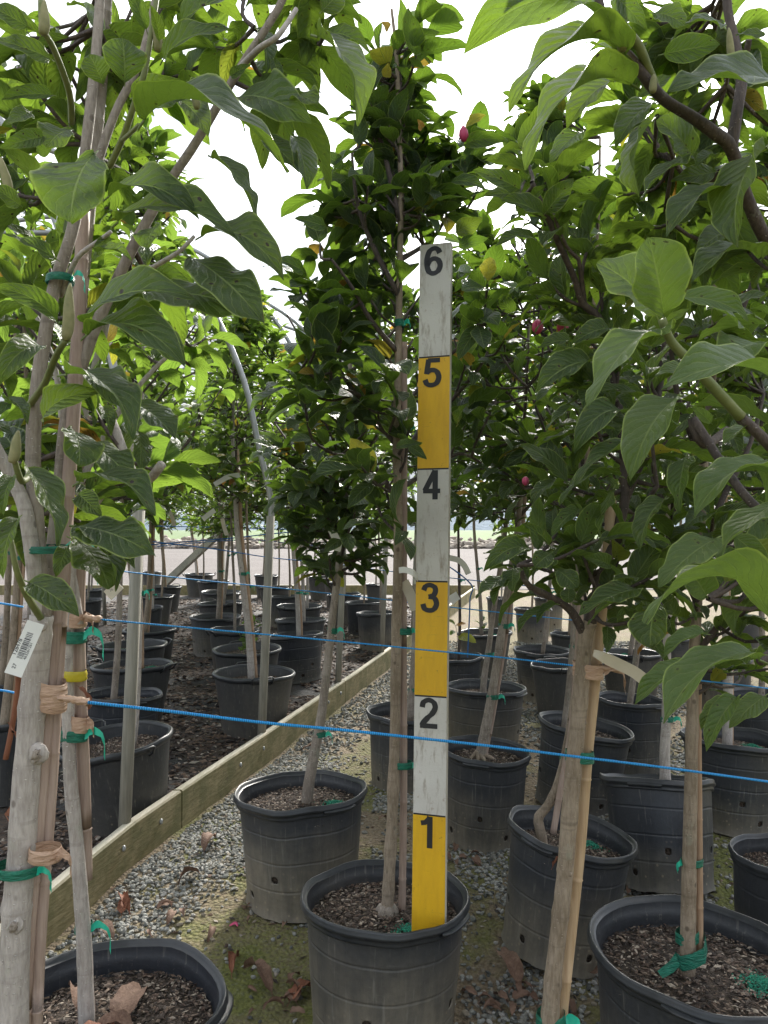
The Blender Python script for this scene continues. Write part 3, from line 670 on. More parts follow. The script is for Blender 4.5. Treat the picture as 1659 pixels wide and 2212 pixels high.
def make_pot(key, cx, cy, w, kind, label, tilt=(0, 0), rz=None, gran=True, dia=None, group=None, zoff=0):
    d, dd = pot_solve(cx, cy, w)
    if dia: dd = dia
    i = used_v.get(kind, 0); used_v[kind] = i + 1
    e = POTS[kind][i % len(POTS[kind])]
    x = (cx - CX) / F * d; g = gz(d) + (float(relief(np.array([x]), np.array([d]))[0]) if x > bx(d) else .03) + zoff
    t = thing('nursery_pot', (x, d, g), label, 'plant pot', group)
    s = dd / 2 / PR; t.scale = (s, s, 1); t.rotation_euler = (rad(tilt[0]), rad(tilt[1]), rad(rz if rz is not None else R.uniform(0, 360)))
    if tilt != (0, 0): t.rotation_mode = 'ZYX'; t.rotation_euler = Euler((0, 0, 0)); t.rotation_mode = 'XYZ'; t.rotation_euler = (Matrix.Rotation(rad(tilt[1]), 3, 'Y') @ Matrix.Rotation(rad(tilt[0]), 3, 'X') @ Matrix.Rotation(rad(rz or 0), 3, 'Z')).to_euler()
    link('wall', e['wall'], t); link('rim', e['rim'], t)
    if w > 60:
        for q in e['lip']: link('lip', q, t)
    if w > 60:
        for h in e['handles']: link('handle', h, t)
    so = link('soil', e['soil'], t)
    if w > 45: c = link('bark_chips', e['chips'] if w > 150 else e['chips_lo'], so); c['kind'] = 'stuff'
    if gran and w > 70: c = link('fertiliser_granules', e['gran'], so); c['kind'] = 'stuff'; c.rotation_euler = (0, 0, R.uniform(0, 6.28))
    POTINFO[key] = dict(x=x, d=d, g=g, zs=g + e['zs'], dia=dd, label=label)
    return t
# key, cx, cy, w, kind, label, tilt
PT = [
 ('p1', 827, 1917, 362, 'ribbed', 'black ribbed pot holding the measuring board, nearest the middle', (0, 1)),
 ('bl', 247, 2147, 480, 'clean', 'wide black pot with dead leaves on its soil, lower left corner', (0, 0)),
 ('p2', 655, 1698, 282, 'ribbed', 'dusty ribbed pot with drain holes on the mossy ground beside the gravel strip', (0, -.5)),
 ('p4', 1492, 2036, 466, 'ribbed', 'large ribbed pot with green tape lying on its soil, lower right corner', (0, 2)),
 ('p3', 1195, 1783, 272, 'ribbed', 'slumped ribbed pot with a crooked trunk rising from its soil', (-2, 9)),
 ('p5', 1430, 1680, 243, 'clean', 'cleaner black pot tipped backwards so its rim shows edge on', (-16, 1)),
 ('p6', 1040, 1608, 196, 'ribbed', 'ribbed pot with bare surface roots on its soil, half behind the board', (0, 2)),
 ('p7', 1042, 1475, 178, 'ribbed', 'ribbed pot with a bright green granule patch, right of the board', (0, 2)),
 ('p8', 976, 1413, 138, 'ribbed', 'dark pot just right of the board with wet black soil', (0, 0)),
 ('p9', 1046, 1362, 118, 'smooth', 'smooth grey pot in which a bright green seedling grows', (0, 0)),
 ('p10', 1240, 1560, 203, 'ribbed', 'ribbed pot tilted to the right with a green granule patch under the slanting trunks', (0, 8)),
 ('p11', 1206, 1430, 118, 'smooth', 'smooth taupe pot with wire like handles between two ribbed pots', (0, 0)),
 ('p12', 1170, 1400, 120, 'ribbed', 'tall ribbed pot peeping out left of the smooth taupe pot', (0, 0)),
 ('p13', 1150, 1312, 80, 'ribbed', 'small dusty ribbed pot beside the drive edge, right of the seedling pot', (0, 0)),
 ('p14', 1226, 1368, 76, 'smooth', 'small dark pot behind the smooth taupe pot', (0, 0)),
 ('p15', 1362, 1408, 132, 'smooth', 'grey pot behind the hanging cream label', (0, 0)),
 ('p16', 1356, 1505, 156, 'clean', 'tall black ribbed pot just right of the orange cane', (0, 2)),
 ('p17', 1572, 1588, 218, 'ribbed', 'ribbed pot at the right edge with two short trunks', (0, 3)),
 ('p18', 1690, 1826, 246, 'ribbed', 'pot cut by the right edge above the large corner pot', (0, 2)),
 ('p19', 874, 1525, 172, 'ribbed', 'ribbed pot directly behind the central trunk', (0, 1)),
 ('p20', 1640, 1500, 150, 'clean', 'black pot at the far right edge under the drooping leaves', (0, 0)),
 ('p21', 1450, 1372, 100, 'ribbed', 'pot in shade behind the right foliage', (0, 0)),
 ('p22', 1560, 1420, 120, 'ribbed', 'shaded ribbed pot behind the right corner trunk', (0, 0)),
 ('p23', 1185, 1290, 66, 'ribbed', 'far right-hand pot at the edge of the pale drive', (0, 0)),
 ('p24', 1080, 1290, 62, 'ribbed', 'far pot left of the small dusty ribbed one', (0, 0)),
 ('p25', 1290, 1310, 72, 'ribbed', 'far pot behind the slanting right trunk', (0, 0)),
 ('p26', 1420, 1290, 64, 'ribbed', 'far shaded pot under the right-hand crowns', (0, 0)),
 ('p27', 1600, 1330, 84, 'ribbed', 'far shaded pot near the right edge', (0, 0)),
 ('l1', 275, 1600, 232, 'smooth', 'big smooth pot with green granules right behind the nearest post', (6, -5)),
 ('l2', 550, 1459, 177, 'smooth', 'smooth handled pot behind the second post, closest to the plank', (0, 0)),
 ('l3', 535, 1407, 148, 'smooth', 'smooth pot with a leafy sprout beside a pale trunk', (0, 0)),
 ('l4', 506, 1366, 112, 'smooth', 'dark pot just behind the pot with the leafy sprout', (0, 0)),
 ('l5', 466, 1336, 110, 'ribbed', 'ribbed pot with a mottled upright trunk in the left bed', (0, 0)),
 ('l6', 478, 1306, 99, 'smooth', 'grey round rimmed pot behind the mottled trunk', (0, 0)),
 ('l7', 478, 1282, 86, 'ribbed', 'black pot fourth from the drive in the middle row', (0, 0)),
 ('l8', 461, 1258, 69, 'smooth', 'black pot third from the drive in the middle row', (0, 0)),
 ('l9', 431, 1243, 64, 'smooth', 'black pot with paired thin trunks at the end of the bed', (0, 0)),
 ('l10', 643, 1376, 126, 'clean', 'big black ribbed pot tilted left behind the second post', (0, -4)),
 ('l11', 650, 1343, 111, 'ribbed', 'ribbed pot in which a red shoot stands beside a pale trunk', (0, 0)),
 ('l12', 647, 1313, 99, 'smooth', 'handled grey pot behind two pale trunks', (0, 0)),
 ('l13', 616, 1292, 74, 'ribbed', 'black pot half hidden by the second post', (0, 0)),
 ('l14', 595, 1272, 70, 'smooth', 'black pot with a thin reddish trunk beyond the second post', (0, 0)),
 ('l15', 576, 1246, 54, 'smooth', 'small far pot just left of the second post', (0, 0)),
 ('l16', 691, 1250, 52, 'smooth', 'far black pot standing against the pale drive', (0, 0)),
 ('l17', 724, 1262, 48, 'smooth', 'far pot right of the one against the pale drive', (0, 0)),
 ('l18', 743, 1288, 74, 'smooth', 'black pot left of the third post, with a thin trunk', (0, 0)),
 ('l19', 787, 1305, 84, 'clean', 'clean black pot between the third and fourth posts', (0, 0)),
 ('l20', 815, 1328, 92, 'ribbed', 'dusty ribbed pot with a brown leaf on it near the plank corner', (0, 0)),
 ('l21', 812, 1266, 44, 'smooth', 'far grey pot beside the central trunk', (0, 0)),
 ('l22', 288, 1442, 170, 'smooth', 'handled pot with thin twin trunks left of the nearest post', (0, 0)),
 ('l23', 262, 1506, 172, 'clean', 'dark inside pot with a small sprout left of the nearest post', (0, 2)),
 ('l24', 287, 1398, 151, 'smooth', 'smooth pot third back in the row left of the nearest post', (0, 0)),
 ('l25', 325, 1364, 112, 'smooth', 'handled dark pot fourth back in the left row', (0, 0)),
 ('l26', 320, 1316, 66, 'ribbed', 'ribbed pot right of the nearest post', (0, 0)),
 ('l27', 335, 1291, 80, 'smooth', 'taupe pot behind the row by the nearest post', (0, 0)),
 ('l28', 356, 1270, 74, 'smooth', 'tall taupe pot with twin brown trunks near the brace', (0, 0)),
 ('l29', 327, 1238, 46, 'smooth', 'far pot behind the nearest post, next to the brace foot', (0, 0)),
 ('l30', 190, 1300, 62, 'smooth', 'pot under the lowest foreground leaves', (0, 0)),
 ('l31', 196, 1278, 56, 'smooth', 'pot behind the one under the lowest foreground leaves', (0, 0)),
 ('l32', 160, 1362, 66, 'ribbed', 'pot glimpsed between the two foreground stems', (0, 0)),
 ('l33', 8, 1478, 92, 'smooth', 'black pot at the left edge level with the blue rope', (0, 0)),
 ('l34', 12, 1566, 120, 'smooth', 'black pot at the left edge below the rope', (0, 0)),
 ('l35', 60, 1400, 90, 'smooth', 'pot behind the pale foreground trunk', (0, 0)),
]
for r_ in PT: make_pot(*r_[:6], tilt=r_[6], gran=r_[0] not in ('bl', 'p5', 'p16', 'l2', 'l3', 'l23', 'p8'))
# ------------------------------------------------------------------ leaves
def leaf_template(seed, nu, nv, w, fold, droop, wave, twist=0.0, shape='acum', petiole=True, cup=0.0):
    """blade along +X, chord length 1, normal +Z. returns V, F(quads), UV"""
    r_ = random.Random(seed); V = []; UV = []
    p0 = .09 if petiole else 0
    ph1, ph2 = r_.uniform(0, 6.28), r_.uniform(0, 6.28); asym = r_.uniform(-.12, .12)
    cur = [(0.0, 0.0)]; N = 60; th0 = droop * .42
    for i in range(N):
        t = (i + .5) / N; th = th0 - droop * (t ** 1.25)
        cur.append((cur[-1][0] + math.cos(th) / N, cur[-1][1] + math.sin(th) / N))
    ex, ez = cur[-1]; L = math.hypot(ex, ez); ca, sa = ex / L, ez / L
    cur = [((x * ca + z * sa) / L, (-x * sa + z * ca) / L) for x, z in cur]
    def pt(t): i = min(int(t * N), N - 1); f = t * N - i; return (cur[i][0] * (1 - f) + cur[i + 1][0] * f, cur[i][1] * (1 - f) + cur[i + 1][1] * f)
    for i in range(nu + 1):
        u = i / nu; t = p0 + (1 - p0) * u; cx_, cz_ = pt(t)
        if shape == 'acum': h = (math.sin(math.pi * min(1, u ** .80)) ** .80) * (1 - .15 * u) * (1.0 if u < .78 else 1 - ((u - .78) / .22) ** 2 * .25)
        elif shape == 'obov': h = math.sin(math.pi * u ** 1.25) ** .72
        else: h = math.sin(math.pi * u ** .72) ** .78
        h = max(h, .012) * w / 2
        a, b = pt(max(t - .02, 0)), pt(min(t + .02, 1)); tx, tz = b[0] - a[0], b[1] - a[1]; q = math.hypot(tx, tz); nx_, nz_ = -tz / q, tx / q
        tw = twist * u
        for j in range(-nv, nv + 1):
            s = j / nv; av = abs(s)
            y = s * h * math.cos(fold * av) * (1 + asym * s)
            z = h * av * math.sin(fold) * (1 - .35 * av) + cup * h * av * av + wave * w * av ** 1.5 * math.sin(u * 9 + (ph1 if s > 0 else ph2)) * min(1, u * 4) * (1 - u * .5) + wave * .5 * w * av * math.sin(u * 19 + ph2 + s)
            y2 = y * math.cos(tw) - z * math.sin(tw); z2 = y * math.sin(tw) + z * math.cos(tw)
            V.append((cx_ + nx_ * z2, y2, cz_ + nz_ * z2)); UV.append((u, s * .5 + .5))
    k = 2 * nv + 1
    Fc = [(i * k + j, (i + 1) * k + j, (i + 1) * k + j + 1, i * k + j + 1) for i in range(nu) for j in range(k - 1)]
    if petiole:
        b = len(V); pr_ = .011
        for t in (0, p0 * .5, p0 * 1.05):
            x, z = pt(t)
            for a in (0, 2.1, 4.2): V.append((x, pr_ * math.cos(a), z + pr_ * math.sin(a) - .004)); UV.append((.5, .5))
        Fc += [(b + i * 3 + j, b + i * 3 + (j + 1) % 3, b + i * 3 + 3 + (j + 1) % 3, b + i * 3 + 3 + j) for i in range(2) for j in range(3)]
    return np.array(V, np.float32), np.array(Fc, np.int32), np.array(UV, np.float32)
TEM = {}
TEM['hero_flat'] = [leaf_template(s, 22, 5, .47, fo, dr, .085, tw) for s, tw, fo, dr in ((1, .2, .35, .5), (2, -.4, .6, .8), (3, .7, .2, .4), (4, -.1, .8, 1.0), (5, .9, .4, .7))]
TEM['hero_arch'] = [leaf_template(s, 22, 5, .45, .55, dr, .08, tw) for s, tw, dr in ((5, .5, 1.5), (6, -.7, 1.7), (7, .1, 1.3), (12, .9, 1.9))]
TEM['hero_round'] = [leaf_template(s, 20, 5, .74, .3, .8, .10, tw, 'obov') for s, tw in ((8, .3), (9, -.3), (10, .1))]
TEM['big'] = [leaf_template(20 + i, 12, 3, .46, R.uniform(.3, .8), R.uniform(.5, 1.7), .075, R.uniform(-.6, .6)) for i in range(8)]
TEM['small'] = [leaf_template(40 + i, 8, 3, R.uniform(.46, .56), R.uniform(.25, .6), R.uniform(.3, 1.4), .045, R.uniform(-.5, .5), R.choice(['ov', 'obov', 'acum'])) for i in range(8)]
TEM['lo'] = [leaf_template(60 + i, 4, 1, .5, R.uniform(.3, .6), R.uniform(.3, 1.2), .02, 0, 'ov', False) for i in range(5)]
TMESH = {}
def tmesh(kind, i, mat):
    k = (kind, i, mat)
    if k not in TMESH:
        V, Fc, UV = TEM[kind][i]; TMESH[k] = fast_mesh('leaf', V, Fc, [M[mat]], UV)
    return TMESH[k]
UP = Vector((0, 0, 1))
def leaf_matrix(pos, d, nrm, L, wf):
    d = d.normalized(); nrm = (nrm - d * nrm.dot(d))
    if nrm.length < 1e-3: nrm = d.orthogonal()
    nrm.normalize(); y = nrm.cross(d)
    return Matrix(((d.x * L, y.x * L * wf, nrm.x * L, pos.x), (d.y * L, y.y * L * wf, nrm.y * L, pos.y), (d.z * L, y.z * L * wf, nrm.z * L, pos.z), (0, 0, 0, 1)))

def over_board(p):
    """the board stands clear of the crowns: nothing grows over its face"""
    if p.y > 2.22 or p.y < .6: return False
    x, y = proj(p); return 893 < x < 990 and 500 < y < 1330
class Tree:
    def __init__(s, name, base, label, cat='tree', group=None, leafmat='leaf_big', bark='bark_grey', leafkind='big', leaflen=.16, seed=1):
        s.root = thing(name, base, label, cat, group); s.base = Vector(base); s.mat = leafmat; s.bark = bark; s.kind = leafkind; s.len = leaflen
        s.leaves = []; s.nodes = []; s.tw = MB(); s.r = random.Random(seed); s.hero = []
    def limb(s, pts, r0, r1, name='branch', n=10, bark=None, sm=5, node=True, knots=0):
        path = smooth_path(pts, sm); L = len(path)
        rs = [r0 + (r1 - r0) * (i / (L - 1)) for i in range(L)]
        for i in range(L):
            rs[i] *= 1 + .05 * mnoise.noise(path[i] * 18)
        for _ in range(knots):
            k = s.r.randrange(2, L - 1); rs[k] *= 1.09
        mb = MB(); mb.tube(path, rs, n, rnoise=.07)
        for _ in range(knots):
            k = s.r.randrange(1, L - 1); a = s.r.uniform(0, 6.28); q = path[k] + Vector((math.cos(a), -abs(math.sin(a)), 0)) * rs[k] * .92
            mb.ell(q, rs[k] * .22, rs[k] * .2, rs[k] * .3, 7, 5)
        o = part(name, mb, M[bark or s.bark], s.root)
        if node:
            for i in range(L): s.nodes.append((path[i], rs[i]))
        return o
    def twig_to(s, tip, nl, spread=.5, r0=.0035, minlen=.1, whorl=0.0):
        if over_board(tip): return
        cen = Vector((s.base.x, s.base.y, tip.z)); best = None; bd = 1e9
        for p, r_ in s.nodes:
            v = tip - p; d_ = v.length + max(0, (p.z - tip.z)) * 1.6 + (0 if v.length > minlen else .3)
            if d_ < bd: bd = d_; best = (p, r_)
        p, rr = best; v = tip - p; L = v.length
        mid = p + v * .5 + Vector((s.r.uniform(-.1, .1), s.r.uniform(-.1, .1), -.12)) * L
        path = smooth_path([p, mid, tip], 3)
        if any(over_board(q) for q in path): return
        s.tw.tube(path, [max(r0 * 1.3, min(rr * .6, r0 * 1.8))] * 2 + [r0 * 1.1] * (len(path) - 3) + [r0 * .6], 5, cap=False)
        if L > .22: s.nodes.append((path[3], r0)); 
        tdir = (path[-1] - path[-2]).normalized(); out = Vector((v.x, v.y, 0)); out = out.normalized() if out.length > 1e-3 else Vector((1, 0, 0))
        az0 = s.r.uniform(0, 6.28)
        span = min(L * .9, s.len * 1.1)
        for k in range(nl):
            f = 1 - (k / max(nl, 1)) ** 1.2 * (span / L if L > 0 else 1) * .95; f = max(.05, min(1, f))
            i = f * (len(path) - 1); i0 = min(int(i), len(path) - 2); pos = path[i0].lerp(path[i0 + 1], i - i0)
            az = az0 + k * 2.399; side = tdir.orthogonal().normalized(); side = Matrix.Rotation(az, 3, tdir) @ side
            ang = rad(s.r.uniform(28, 55) + 22 * (k / max(nl, 1)))
            d = tdir * math.cos(ang) + side * math.sin(ang) + out * .25 + Vector((0, 0, -.22 - .25 * s.r.random()))
            d.normalize()
            nrm = UP * 1.0 + tdir * .55 + Vector((s.r.uniform(-.5, .5), s.r.uniform(-.5, .5), s.r.uniform(-.3, .3)))
            L_ = s.len * s.r.uniform(.62, 1.12) * (.7 + .3 * f)
            tone = 0 if s.r.random() > .035 else s.r.uniform(.3, .95)
            s.leaves.append((pos, d, nrm, L_, s.r.uniform(.85, 1.15), tone))
    def blob(s, x, y, d, rpx, cov=2.4, nl=6, dr=None, squash=1.0, **k):
        """twigs whose tips fill a rounded volume centred where the photo shows the clump"""
        c = P(x, y, d); r = rpx * d / F; n = max(2, int(cov * math.pi * r * r / (s.len ** 2 * .27) / nl))
        for _ in range(n):
            while True:
                q = Vector((s.r.uniform(-1, 1), s.r.uniform(-1, 1), s.r.uniform(-1, 1)))
                if q.length < 1: break
            q = q * (.35 + .65 * q.length ** .5)
            s.twig_to(c + Vector((q.x * r, q.y * (dr or r) * squash, q.z * r)), nl, **k)
    def envelope(s, z0, z1, R_, n, nl=6, cx=None, cy=None, lean=(0, 0), top=.25):
        for i in range(n):
            t = s.r.random() ** .85; z = z0 + (z1 - z0) * t
            prof = min(1, .35 + t * 3.2) * (1 - t) ** .55 * 1.15 + .06
            a = s.r.uniform(0, 6.28); rr = R_ * prof * math.sqrt(s.r.uniform(.08, 1)) * s.r.uniform(.8, 1.12)
            x = s.base.x + lean[0] * (z - s.base.z) + rr * math.cos(a); y_ = s.base.y + lean[1] * (z - s.base.z) + rr * math.sin(a)
            s.twig_to(Vector((x, y_, z)), nl)
    def hleaf(s, reg, b, t, w, db, dt, kind='hero_flat', under=False, tone=0, wf=None, mat=None, flipn=False):
        """one leaf seen large in the photo, from its stalk to its tip, at its own depth"""
        f = {1: (0, 0), 2: (829.5, 0), 3: (0, 597), 4: (829.5, 597), 5: (0, 1128), 6: (829.5, 1128)}[reg]
        pb = P(f[0] + b[0] / 2, f[1] + b[1] / 2, db); pt = P(f[0] + t[0] / 2, f[1] + t[1] / 2, dt)
        L = (pt - pb).length; d = (pt - pb).normalized()
        view = (pb.lerp(pt, .5) - Vector((0, 0, CAM_H))).normalized()
        wt = {'hero_flat': .47, 'hero_arch': .45, 'hero_round': .74}[kind]
        vis = (w / 2) * (db + dt) / 2 / F / L
        true = max(vis * 1.02, wt * .92); c = min(1, vis / true)
        nfront = -(view - d * view.dot(d)).normalized()          # blade square to the eye
        side = d.cross(nfront).normalized()
        if side.z < 0: side = -side
        ang = math.acos(c)
        nr = nfront * math.cos(ang) + side * math.sin(ang)
        if under: nr = -(nfront * math.cos(ang) - side * math.sin(ang))
        mtx = leaf_matrix(pb, d, nr, L, true / wt)
        i = s.r.randrange(len(TEM[kind])); s.hero.append((mtx, kind, i, tone, mat))
        s.nodes.append((pb, .003)); s.hb = pb
        return pb
    def twig_px(s, pts, r0=.005, r1=.003, bark=None, name='shoot'):
        return s.limb([P(*p) for p in pts], r0, r1, name, 7, bark or s.bark, 4)
    def finish(s, nparts=300, lo=True, stuffmat=None):
        if s.tw.v:
            part('twigs', s.tw, M['bark_dark'] if s.bark != 'shoot' else M['shoot'], s.root, stuff=True)
        eye = Vector((0, 0, CAM_H)); bl = Vector(s.root.location)
        for mtx, kind, i, tone, mat in s.hero:
            o = link('leaf', tmesh(kind, i, mat or s.mat), s.root); m2 = mtx.copy(); m2.translation -= bl
            o.matrix_local = m2; o.color = (tone, s.r.random(), 0, 1)
        nparts -= len(s.hero)
        def key(l):
            x, y = proj(l[0]); off = 0 if (-40 < x < 1700 and -40 < y < 2250) else 50
            return (l[0] - eye).length / l[3] + off
        s.leaves = [l for l in s.leaves if not over_board(l[0] + l[1].normalized() * l[3] * .9) and not over_board(l[0] + l[1].normalized() * l[3] * .5)]
        ls = sorted(s.leaves, key=key); A, B = ls[:max(nparts, 0)], ls[max(nparts, 0):]
        for pos, d, nrm, L, wf, tone in A:
            i = s.r.randrange(len(TEM[s.kind])); o = link('leaf', tmesh(s.kind, i, s.mat), s.root)
            o.matrix_local = leaf_matrix(pos - bl, d, nrm, L, wf); o.color = (tone, s.r.random(), 0, 1)
        if B:
            VV, FF, UU, TT, RR = [], [], [], [], []; off = 0
            tk = 'lo' if (B[0][0] - eye).length > 3.2 else s.kind
            if tk != 'lo' and len(B) > 700: tk = 'lo'
            for pos, d, nrm, L, wf, tone in B:
                V, Fc, UV = TEM[tk][s.r.randrange(len(TEM[tk]))]; mt = np.array(leaf_matrix(pos - bl, d, nrm, L, wf), dtype=np.float32)
                VV.append(V @ mt[:3, :3].T + mt[:3, 3]); FF.append(Fc + off); UU.append(UV); off += len(V); TT.append(np.full(len(V), tone)); RR.append(np.full(len(V), s.r.random()))
            o = link('foliage', fast_mesh('foliage', np.concatenate(VV), np.concatenate(FF), [M[stuffmat or s.mat]], np.concatenate(UU), {'tone': np.concatenate(TT), 'rnd': np.concatenate(RR)}), s.root)
            o['kind'] = 'stuff'; o.color = (0, 0, 0, 1)
        return s.root
def tie(tree, c, rx, ry=None, h=.02, mat='tie', tail=True, rot=0.0, tmat='tie_b', tlen=.035, side=1):
    """tape wound round trunk and cane, with a loose end"""
    c = Vector(c); ry = ry or rx; mb = MB(); vs = []; n = 20
    for k, (zz, g) in enumerate(((-.5, .97), (-.35, 1.03), (-.1, .99), (.1, 1.03), (.35, 1.0), (.5, .96))):
        for j in range(n):
            a = 2 * math.pi * j / n; rr = 1 + .07 * mnoise.noise(Vector((math.cos(a) * 4, math.sin(a) * 4, k * 1.7 + c.x * 7)))
            x, y = rx * g * rr * math.cos(a), ry * g * rr * math.sin(a)
            vs.append(c + Vector((x * math.cos(rot) - y * math.sin(rot), x * math.sin(rot) + y * math.cos(rot), zz * h + .12 * h * math.sin(a + c.z * 5))))
    mb.add(vs, [(i * n + j, i * n + (j + 1) % n, (i + 1) * n + (j + 1) % n, (i + 1) * n + j) for i in range(5) for j in range(n)])
    root = tree.root if isinstance(tree, Tree) else tree
    o = part('tie', mb, M[mat], root)
    if tail:
        mb = MB(); p = c + Vector((rx * side * .95, -ry * .3, 0)); w = h * .42; vs = []
        pts = [p, p + Vector((tlen * .35 * side, -.006, tlen * .25)), p + Vector((tlen * .75 * side, -.008, 0)), p + Vector((tlen * .8 * side, -.006, -tlen * .8))]
        for i, q in enumerate(smooth_path(pts, 3)):
            vs += [q + Vector((0, .004 * math.sin(i), w * .8)), q + Vector((0.003 * (i % 2), -.004, -w * .8))]
        mb.add(vs, [(2 * i, 2 * i + 1, 2 * i + 3, 2 * i + 2) for i in range(len(vs) // 2 - 1)])
        part('tie_end', mb, M[tmat], root)
    return o
def cane(pts, r, label, mat='stake', group=None, nodes=True, base=None):
    path = smooth_path(pts, 5); L = len(path); rs = [r * (1 + .03 * mnoise.noise(p * 12)) for p in path]
    t = MB(); 
    # rings at the joints of the cane
    P2, R2 = [], []; acc = 0; nxt = .11
    for i in range(L - 1):
        P2.append(path[i]); R2.append(rs[i]); seg = (path[i + 1] - path[i]).length
        if nodes and acc + seg > nxt:
            f = (nxt - acc) / seg; q = path[i].lerp(path[i + 1], f); dd = (path[i + 1] - path[i]).normalized()
            P2 += [q - dd * .003, q, q + dd * .003]; R2 += [r * 1.0, r * 1.13, r * .99]; nxt += .21
        acc += seg
    P2.append(path[-1]); R2.append(rs[-1])
    t.tube(P2, R2, 10)
    return single('bamboo_stake', t, M[mat], label, 'stake', base or path[0], group)
# ------------------------------------------------------------------ A: big magnolia at the left front
DA = 1.25
def ground_pt(x, y, d): q = P(x, y, d); return Vector((q.x, q.y, gz(d)))
A = Tree('magnolia_tree', ground_pt(10, 2400, DA), 'thick pale trunked magnolia with big drooping leaves, nearest tree at the left', leafmat='leaf_big', bark='bark_pale', leaflen=.165, seed=3)
a0 = P(5, 2400, DA); a0.z = gz(DA) - .02
A.limb([a0, P(30, 2100, DA), P(42, 1900, DA), P(60, 1650, DA), P(78, 1450, DA), P(90, 1330, DA)], .0235, .019, 'trunk', 18, sm=7, knots=5)
kb = MB()
for kx, ky, kr in ((80, 1630, .013), (30, 2000, .011), (8, 2175, .008), (88, 1350, .008)):
    q = P(kx, ky, DA - .033)
    kb = MB(); q = P(kx, ky, DA - .0215)
    kb.ell(q + Vector((0, .004, 0)), kr * 1.25, kr * .62, kr * 1.35, 18, 12); kb.v = [tuple(Vector(p) + Vector((1, 1, 1)) * .0030 * mnoise.noise(Vector(p) * 150)) for p in kb.v]
    sc = part('branch_scar', kb, M['bark_pale'], A.root)
    if kr > .0105:
        kb = MB(); kb.ell(q + Vector((.001, -kr * .42, 0)), kr * .55, kr * .3, kr * .75, 14, 9); kb.v = [tuple(Vector(p) + Vector((1, 1, 1)) * .0034 * mnoise.noise(Vector(p) * 260)) for p in kb.v]; part('scar_centre', kb, M['bark_grey'], A.root)
A.limb([P(95, 1345, DA), P(80, 1160, DA), P(72, 1000, DA), P(76, 880, DA), P(95, 740, DA), P(118, 620, DA), P(160, 480, DA), P(190, 280, DA + .03), P(212, 60, DA + .05), P(222, -140, DA + .08)], .0135, .0075, 'branch', 12, 'bark_grey')
A.limb([P(88, 1350, DA), P(60, 1130, DA - .02), P(30, 1040, DA - .02), P(-30, 930, DA - .04), P(-90, 800, DA)], .013, .008, 'branch')
A.limb([P(98, 1330, DA + .02), P(125, 1100, DA + .05), P(145, 900, DA + .07), P(190, 750, DA + .08), P(236, 640, DA + .08), P(300, 510, DA + .08), P(362, 400, DA + .08), P(428, 300, DA + .08), P(520, 145, DA + .06), P(600, 20, DA + .04), P(650, -90, DA + .04)], .0125, .0055, 'branch', 12, 'bark_grey')
A.limb([P(190, 415, DA), P(246, 250, DA + .03), P(300, 140, DA + .03), P(330, 20, DA + .05), P(350, -100, DA + .05)], .008, .0045, bark='bark_grey')
A.twig_px([(236, 360, DA - .02), (262, 305, DA - .05), (285, 240, DA - .08), (312, 155, DA - .1), (328, 60, DA - .1), (342, -30, DA - .1)], .0055, .004, 'shoot')
A.twig_px([(155, 265, DA), (150, 200, DA - .06), (118, 110, DA - .12), (92, 60, DA - .15), (88, 0, DA - .15)], .0055, .004, 'shoot')
A.twig_px([(60, 880, DA), (95, 830, DA - .08), (120, 770, DA - .14), (142, 735, DA - .17)], .006, .0045, 'shoot')
A.twig_px([(75, 1010, DA), (48, 1040, DA - .1), (30, 990, DA - .14)], .006, .004, 'shoot')
A.twig_px([(95, 1345, DA), (60, 1290, DA - .08), (35, 1230, DA - .12), (22, 1160, DA - .12)], .006, .004, 'shoot')
A.twig_px([(130, 640, DA + .02), (165, 560, DA - .02), (215, 520, DA - .05), (240, 500, DA - .06)], .005, .003)
A.twig_px([(250, 640, DA + .07), (320, 585, DA + .02), (385, 545, DA), (420, 510, DA)], .005, .003)
A.twig_px([(262, 305, DA - .05), (290, 280, DA - .1), (300, 270, DA - .12)], .0035, .003, 'shoot')
A.twig_px([(515, 150, DA + .05), (560, 105, DA), (600, 78, DA - .02), (640, 20, DA)], .006, .004)
A.twig_px([(240, 905, DA + .2), (300, 1040, DA + .15), (350, 1003, DA + .1)], .009, .008)
for bx_, by_, tx_, ty_, r_, d_ in ((142, 735, 152, 612, .0085, DA - .17), (425, 235, 412, 182, .006, DA - .05), (25, 1000, 40, 930, .008, DA - .14), (92, 75, 96, 0, .008, DA - .15), (340, 110, 332, 20, .007, DA - .1), (18, 420, 2, 340, .007, DA - .15)):
    b_, t_ = P(bx_, by_, d_), P(tx_, ty_, d_); mb = MB()
    mb.tube(smooth_path([b_, b_.lerp(t_, .3) + Vector((.002, 0, 0)), b_.lerp(t_, .7), t_], 3), [r_ * q for q in (.6, .85, 1, 1.02, 1, .92, .8, .6, .4, .15)], 8)
    part('flower_bud', mb, M['bud'], A.root)
Z = 'hero_flat'; Q = 'hero_arch'; O = 'hero_round'
